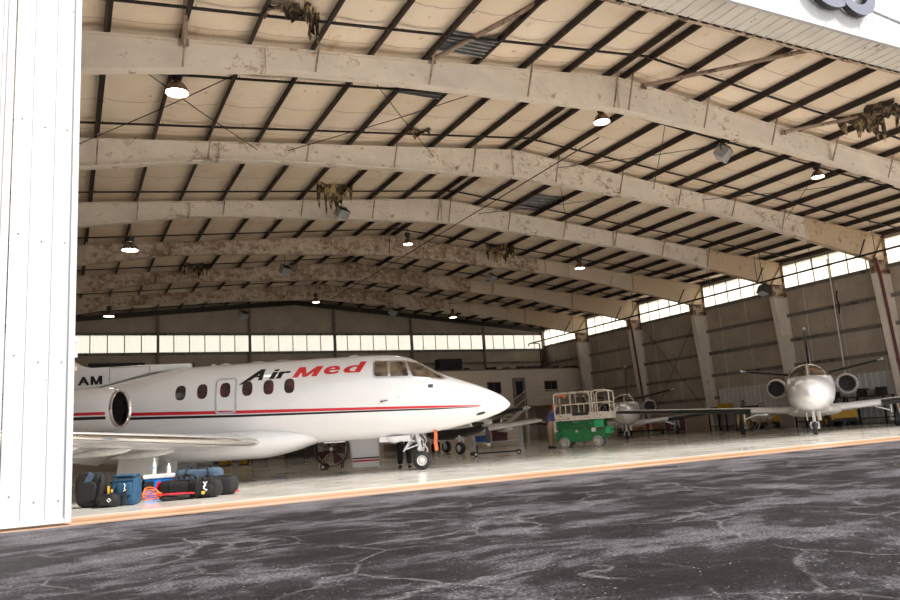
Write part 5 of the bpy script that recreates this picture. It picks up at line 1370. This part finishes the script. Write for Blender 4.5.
# orange hose rack and red cart behind far jet
t = thing('hose_reel_cart', (30.6,35.3,0), 'low cart with tangled orange hoses under the far light jet', 'cart', az(165))
B().ext(-1.4,1.4,-.4,.4,.2,.28).build('cart_deck', M['steel_dark'], t)
for q in range(4):
    b_ = B(); x0 = -1.1+.7*q; b_.tube([(x0+(.25+.03*S(k))*Cc(2*PI*k/14), -.1+.05*S(k*1.3), .58+(.24+.03*Cc(k*1.7))*S(2*PI*k/14)) for k in range(30)],.03,6); b_.build('orange_hose', orange, t)
for x in (-1.1,1.1): wheel(t,(x,-.3,.1),.1,.08); wheel(t,(x,.3,.1),.1,.08)
t = thing('tool_trolley', (31.2,33.2,0), 'dark red tool trolley beside the far light jet wheel', 'trolley', az(140))
B().ext(-.5,.5,-.3,.3,.15,.95).build('trolley_body', redp, t, bev=.02)
for k in range(4): dd = B().ext(-.46,.46,-.325,-.3,.2+.18*k,.36+.18*k).build('drawer', redp, t); B().box((0,-.335,.33+.18*k),(.5,.02,.02)).build('drawer_handle', M['alu'], dd)
for x in (-.4,.4): wheel(t,(x,0,.075),.075,.05)
t = thing('white_drum_fan', (31.2,39.6,0), 'pale square cabinet by the right wall behind the far jet engine', 'cabinet', az(190)); t.name = 'wall_cabinet'
B().ext(-.9,.9,-.35,.35,0,1.9).build('cabinet_body', M['liner'], t, bev=.01)
for s_ in (-1,1): B().ext(s_*.45-.42,s_*.45+.42,-.37,-.35,.06,1.84).build('cabinet_door', M['office'], t)

# ------------------------------------------------------------------ people
skin = simple('skin', (.55,.33,.23), .55, 0, .05); hair = simple('brown_hair', (.05,.03,.02), .7)
M['trousers'] = simple('black_trousers', (.008,.008,.011), .85, 0, .2, 10); M['shoe'] = simple('black_shoe', (.01,.01,.01), .5)
M['navy'] = simple('navy_shirt', (.015,.02,.06), .8); M['lav'] = simple('blue_violet_shirt', (.14,.14,.36), .8, 0, .2, 8); M['khaki'] = simple('khaki_trousers', (.42,.30,.20), .8)
def skinmesh(name, verts, edges, radii, mat, parent, root=0):
    me = bpy.data.meshes.new(name); me.from_pydata([tuple(v) for v in verts], edges, []); me.update()
    o = bpy.data.objects.new(name, me); COL.objects.link(o); o.parent = parent
    md = o.modifiers.new('skin','SKIN'); md.use_smooth_shade = True
    for i, r in enumerate(radii):
        rr = r if isinstance(r, tuple) else (r, r); me.skin_vertices[0].data[i].radius = rr; me.skin_vertices[0].data[i].use_root = (i == root)
    s_ = o.modifiers.new('sub','SUBSURF'); s_.levels = 2; s_.render_levels = 2
    me.materials.append(mat); return o
def person(loc, rz, label, lean=0, arms='down', shirt='navy', trs='trousers', cap=None):
    t = thing('person', loc, label, 'person', rz)
    # facing +x ; y left
    hp = Vector((0,0,.93)); fl_ = Matrix.Rotation(lean,3,'Y')
    def U(x,y,z): return hp + fl_ @ (Vector((x,y,z))-hp)
    V = [hp, U(0,0,1.1), U(0,0,1.28), U(0,0,1.42), U(.01,0,1.50), U(.015,0,1.57)]
    R = [(.13,.16),(.115,.145),(.12,.17),(.10,.15),.052,.05]; E = [(0,1),(1,2),(2,3),(3,4),(4,5)]
    def chain(start, pts, rs):
        prev = start
        for p, r in zip(pts, rs): V.append(Vector(p)); R.append(r); E.append((prev, len(V)-1)); prev = len(V)-1
        return prev
    for s_ in (-1,1):
        chain(0, [(0,s_*.09,.86),(.01+.02*s_,s_*.11,.5),(-.01+.02*s_,s_*.12,.12),(.0+.02*s_,s_*.12,.06)], [.095,.068,.048,.04])
    wr = []
    for s_ in (-1,1):
        if arms == 'down': pts = [U(0,s_*.19,1.40),U(-.01,s_*.24,1.12),U(.06,s_*.23,.88)]
        else: pts = [U(.02,s_*.19,1.40),U(.20,s_*.24,1.20),U(.42,s_*.20,1.12)]
        e_ = chain(3, pts, [.062,.045,.032]); wr.append((s_, V[e_], (V[e_]-V[e_-1]).normalized()))
    skinmesh('body', V, E, R, skin, t)
    # shirt: torso and sleeves as a closer-fitting layer
    V2 = [U(0,0,.92),U(0,0,1.1),U(0,0,1.28),U(0,0,1.41),U(.0,0,1.47)]; R2 = [(.15,.185),(.135,.17),(.14,.19),(.115,.165),(.07,.075)]; E2 = [(0,1),(1,2),(2,3),(3,4)]
    for s_ in (-1,1):
        A_ = [U(0,s_*.2,1.40), (U(-.01,s_*.245,1.12) if arms == 'down' else U(.20,s_*.245,1.20))]
        V2 += A_; R2 += [.085,.062]; n_ = len(V2); E2 += [(3,n_-2),(n_-2,n_-1)]
    skinmesh('shirt', V2, E2, R2, M[shirt], t)
    V3 = [Vector((0,0,.96)),Vector((0,0,.9))]; R3 = [(.145,.18),(.15,.18)]; E3 = [(0,1)]
    for s_ in (-1,1):
        V3 += [Vector((0,s_*.095,.82)),Vector((.01+.02*s_,s_*.115,.5)),Vector((-.01+.02*s_,s_*.125,.09))]; R3 += [.115,.088,.078]; n_ = len(V3); E3 += [(1,n_-3),(n_-3,n_-2),(n_-2,n_-1)]
    skinmesh('trousers', V3, E3, R3, M[trs], t)
    for s_ in (-1,1):
        B().rings([[(x, s_*.125+.02*0+w*Cc(a), max(0.0,h0+hh*S(a))) for a in [2*PI*k/12 for k in range(12)]] for x,w,h0,hh in ((-.10,.02,.04,.03),(-.08,.042,.045,.045),(0,.045,.05,.05),(.08,.048,.035,.035),(.15,.042,.028,.028),(.19,.02,.02,.015))]).build('shoe', M['shoe'], t, smooth=60)
    # head
    hc = U(.03,0,1.655); hd = B(); rs = []
    for j in range(13):
        w = -PI/2+PI*j/12; z = S(w)*.118
        rs.append([(hc.x+(.092*Cc(w))*Cc(a)*(1.0+(.06 if Cc(a) > 0 and -.5 < S(w) < .2 else 0)), hc.y+.075*Cc(w)*S(a)*(1 if z > -.05 else .82), hc.z+z) for a in [2*PI*k/20 for k in range(20)]])
    hd.rings(rs); ho = hd.build('head', skin, t, smooth=60)
    B().rings([[(hc.x+.085,hc.y-.01,hc.z+.01),(hc.x+.085,hc.y+.01,hc.z+.01),(hc.x+.088,hc.y,hc.z+.015)],[(hc.x+.09,hc.y-.017,hc.z-.03),(hc.x+.09,hc.y+.017,hc.z-.03),(hc.x+.118,hc.y,hc.z-.028)]]).build('nose', skin, ho)
    for s_ in (-1,1):
        B().lathe((hc.x+.083,hc.y+s_*.032,hc.z+.012),(1,0,0),[(0,.013),(.006,.009),(.009,.001)],10).build('eye', M['tagwhite'], ho); B().lathe((hc.x-.0,hc.y+s_*.073,hc.z-.005),(0,s_,0),[(0,.02),(.012,.026),(.018,.01)],10).build('ear', skin, ho)
    B().box((hc.x+.09,hc.y,hc.z-.06),(.01,.05,.010)).build('mouth', redp, ho)
    rs = []
    for j in range(8):
        w = PI*.02+PI*.48*j/7; rs.append([(hc.x-.012+.103*Cc(w)*Cc(a), hc.y+.086*Cc(w)*S(a), hc.z+.01+.122*S(w)-(.045 if Cc(a) < 0 and j == 0 else 0)) for a in [2*PI*k/20 for k in range(20)]])
    if cap:
        B().rings(rs).build('cap', cap, t, smooth=60); B().box((hc.x+.13,hc.y,hc.z+.03),(.10,.12,.012)).build('cap_brim', cap, t)
    else: B().rings(rs).build('hair', hair, t, smooth=60)
    # hands: palm and five fingers
    for s_, w, d in wr:
        u = d.cross(Vector((0,1,0))).normalized() if abs(d.y) < .9 else Vector((1,0,0)); sidev = Vector((0,1,0)) if arms != 'down' else Vector((1,0,0))
        hb = [w, w+d*.05, w+d*.09]; Vh = list(hb); Rh = [.028,(.034,.018),(.036,.016)]; Eh = [(0,1),(1,2)]
        inn = -s_
        for q, (of_, L) in enumerate(((-.027,.068),(-.009,.078),(.009,.072),(.027,.058))):
            b0 = w+d*.09+sidev*of_; b1 = b0+d*L*.5+Vector((0,inn*.008,0)); b2 = b0+d*L*.95+Vector((0,inn*.03,0)); n_ = len(Vh); Vh += [b0,b1,b2]; Rh += [.010,.009,.007]; Eh += [(2,n_),(n_,n_+1),(n_+1,n_+2)]
        b0 = w+d*.03+sidev*.035; n_ = len(Vh); Vh += [b0, b0+d*.035+sidev*.022]; Rh += [.012,.009]; Eh += [(1,n_),(n_,n_+1)]
        skinmesh('hand', Vh, Eh, Rh, skin, t)
    return t
pp = jetpt(-.50,1.5,0)
person(pp, az(26+180), 'person in black trousers and shoes standing behind the nose wheel of the big jet')
person((17.12,25.2,0), az(110), 'person in blue-violet shirt and khaki trousers leaning at the scissor lift', .35, 'fwd', 'lav', 'khaki', orange)

# ------------------------------------------------------------------ light
w = bpy.data.worlds.new('sky'); scene.world = w; w.use_nodes = True
nt = w.node_tree; bg = nt.nodes['Background']
tc = node(nt,'ShaderNodeTexCoord'); sp_ = node(nt,'ShaderNodeSeparateXYZ'); nt.links.new(tc.outputs['Generated'], sp_.inputs[0])
nt.links.new(ramp(nt, sp_.outputs[2], [(.0,(.98,.98,.98)),(.5,(.95,.97,1.0)),(1,(.90,.94,1.0))]), bg.inputs[0])
bg.inputs[1].default_value = 1.5
sun = bpy.data.lights.new('sun','SUN'); sun.energy = 7.8; sun.angle = math.radians(16); sun.color = (1,.95,.87)
so = bpy.data.objects.new('sun', sun); COL.objects.link(so); so.rotation_euler = (math.radians(45),0,math.radians(38))
vs_ = scene.view_settings; vs_.view_transform = 'Standard'; vs_.look = 'None'; vs_.gamma = 1; vs_.use_curve_mapping = False; vs_.exposure = -.1
scene.cycles.max_bounces = 10; scene.cycles.diffuse_bounces = 6; scene.cycles.glossy_bounces = 4; scene.cycles.use_denoising = True
scene.cycles.sample_clamp_indirect = 6
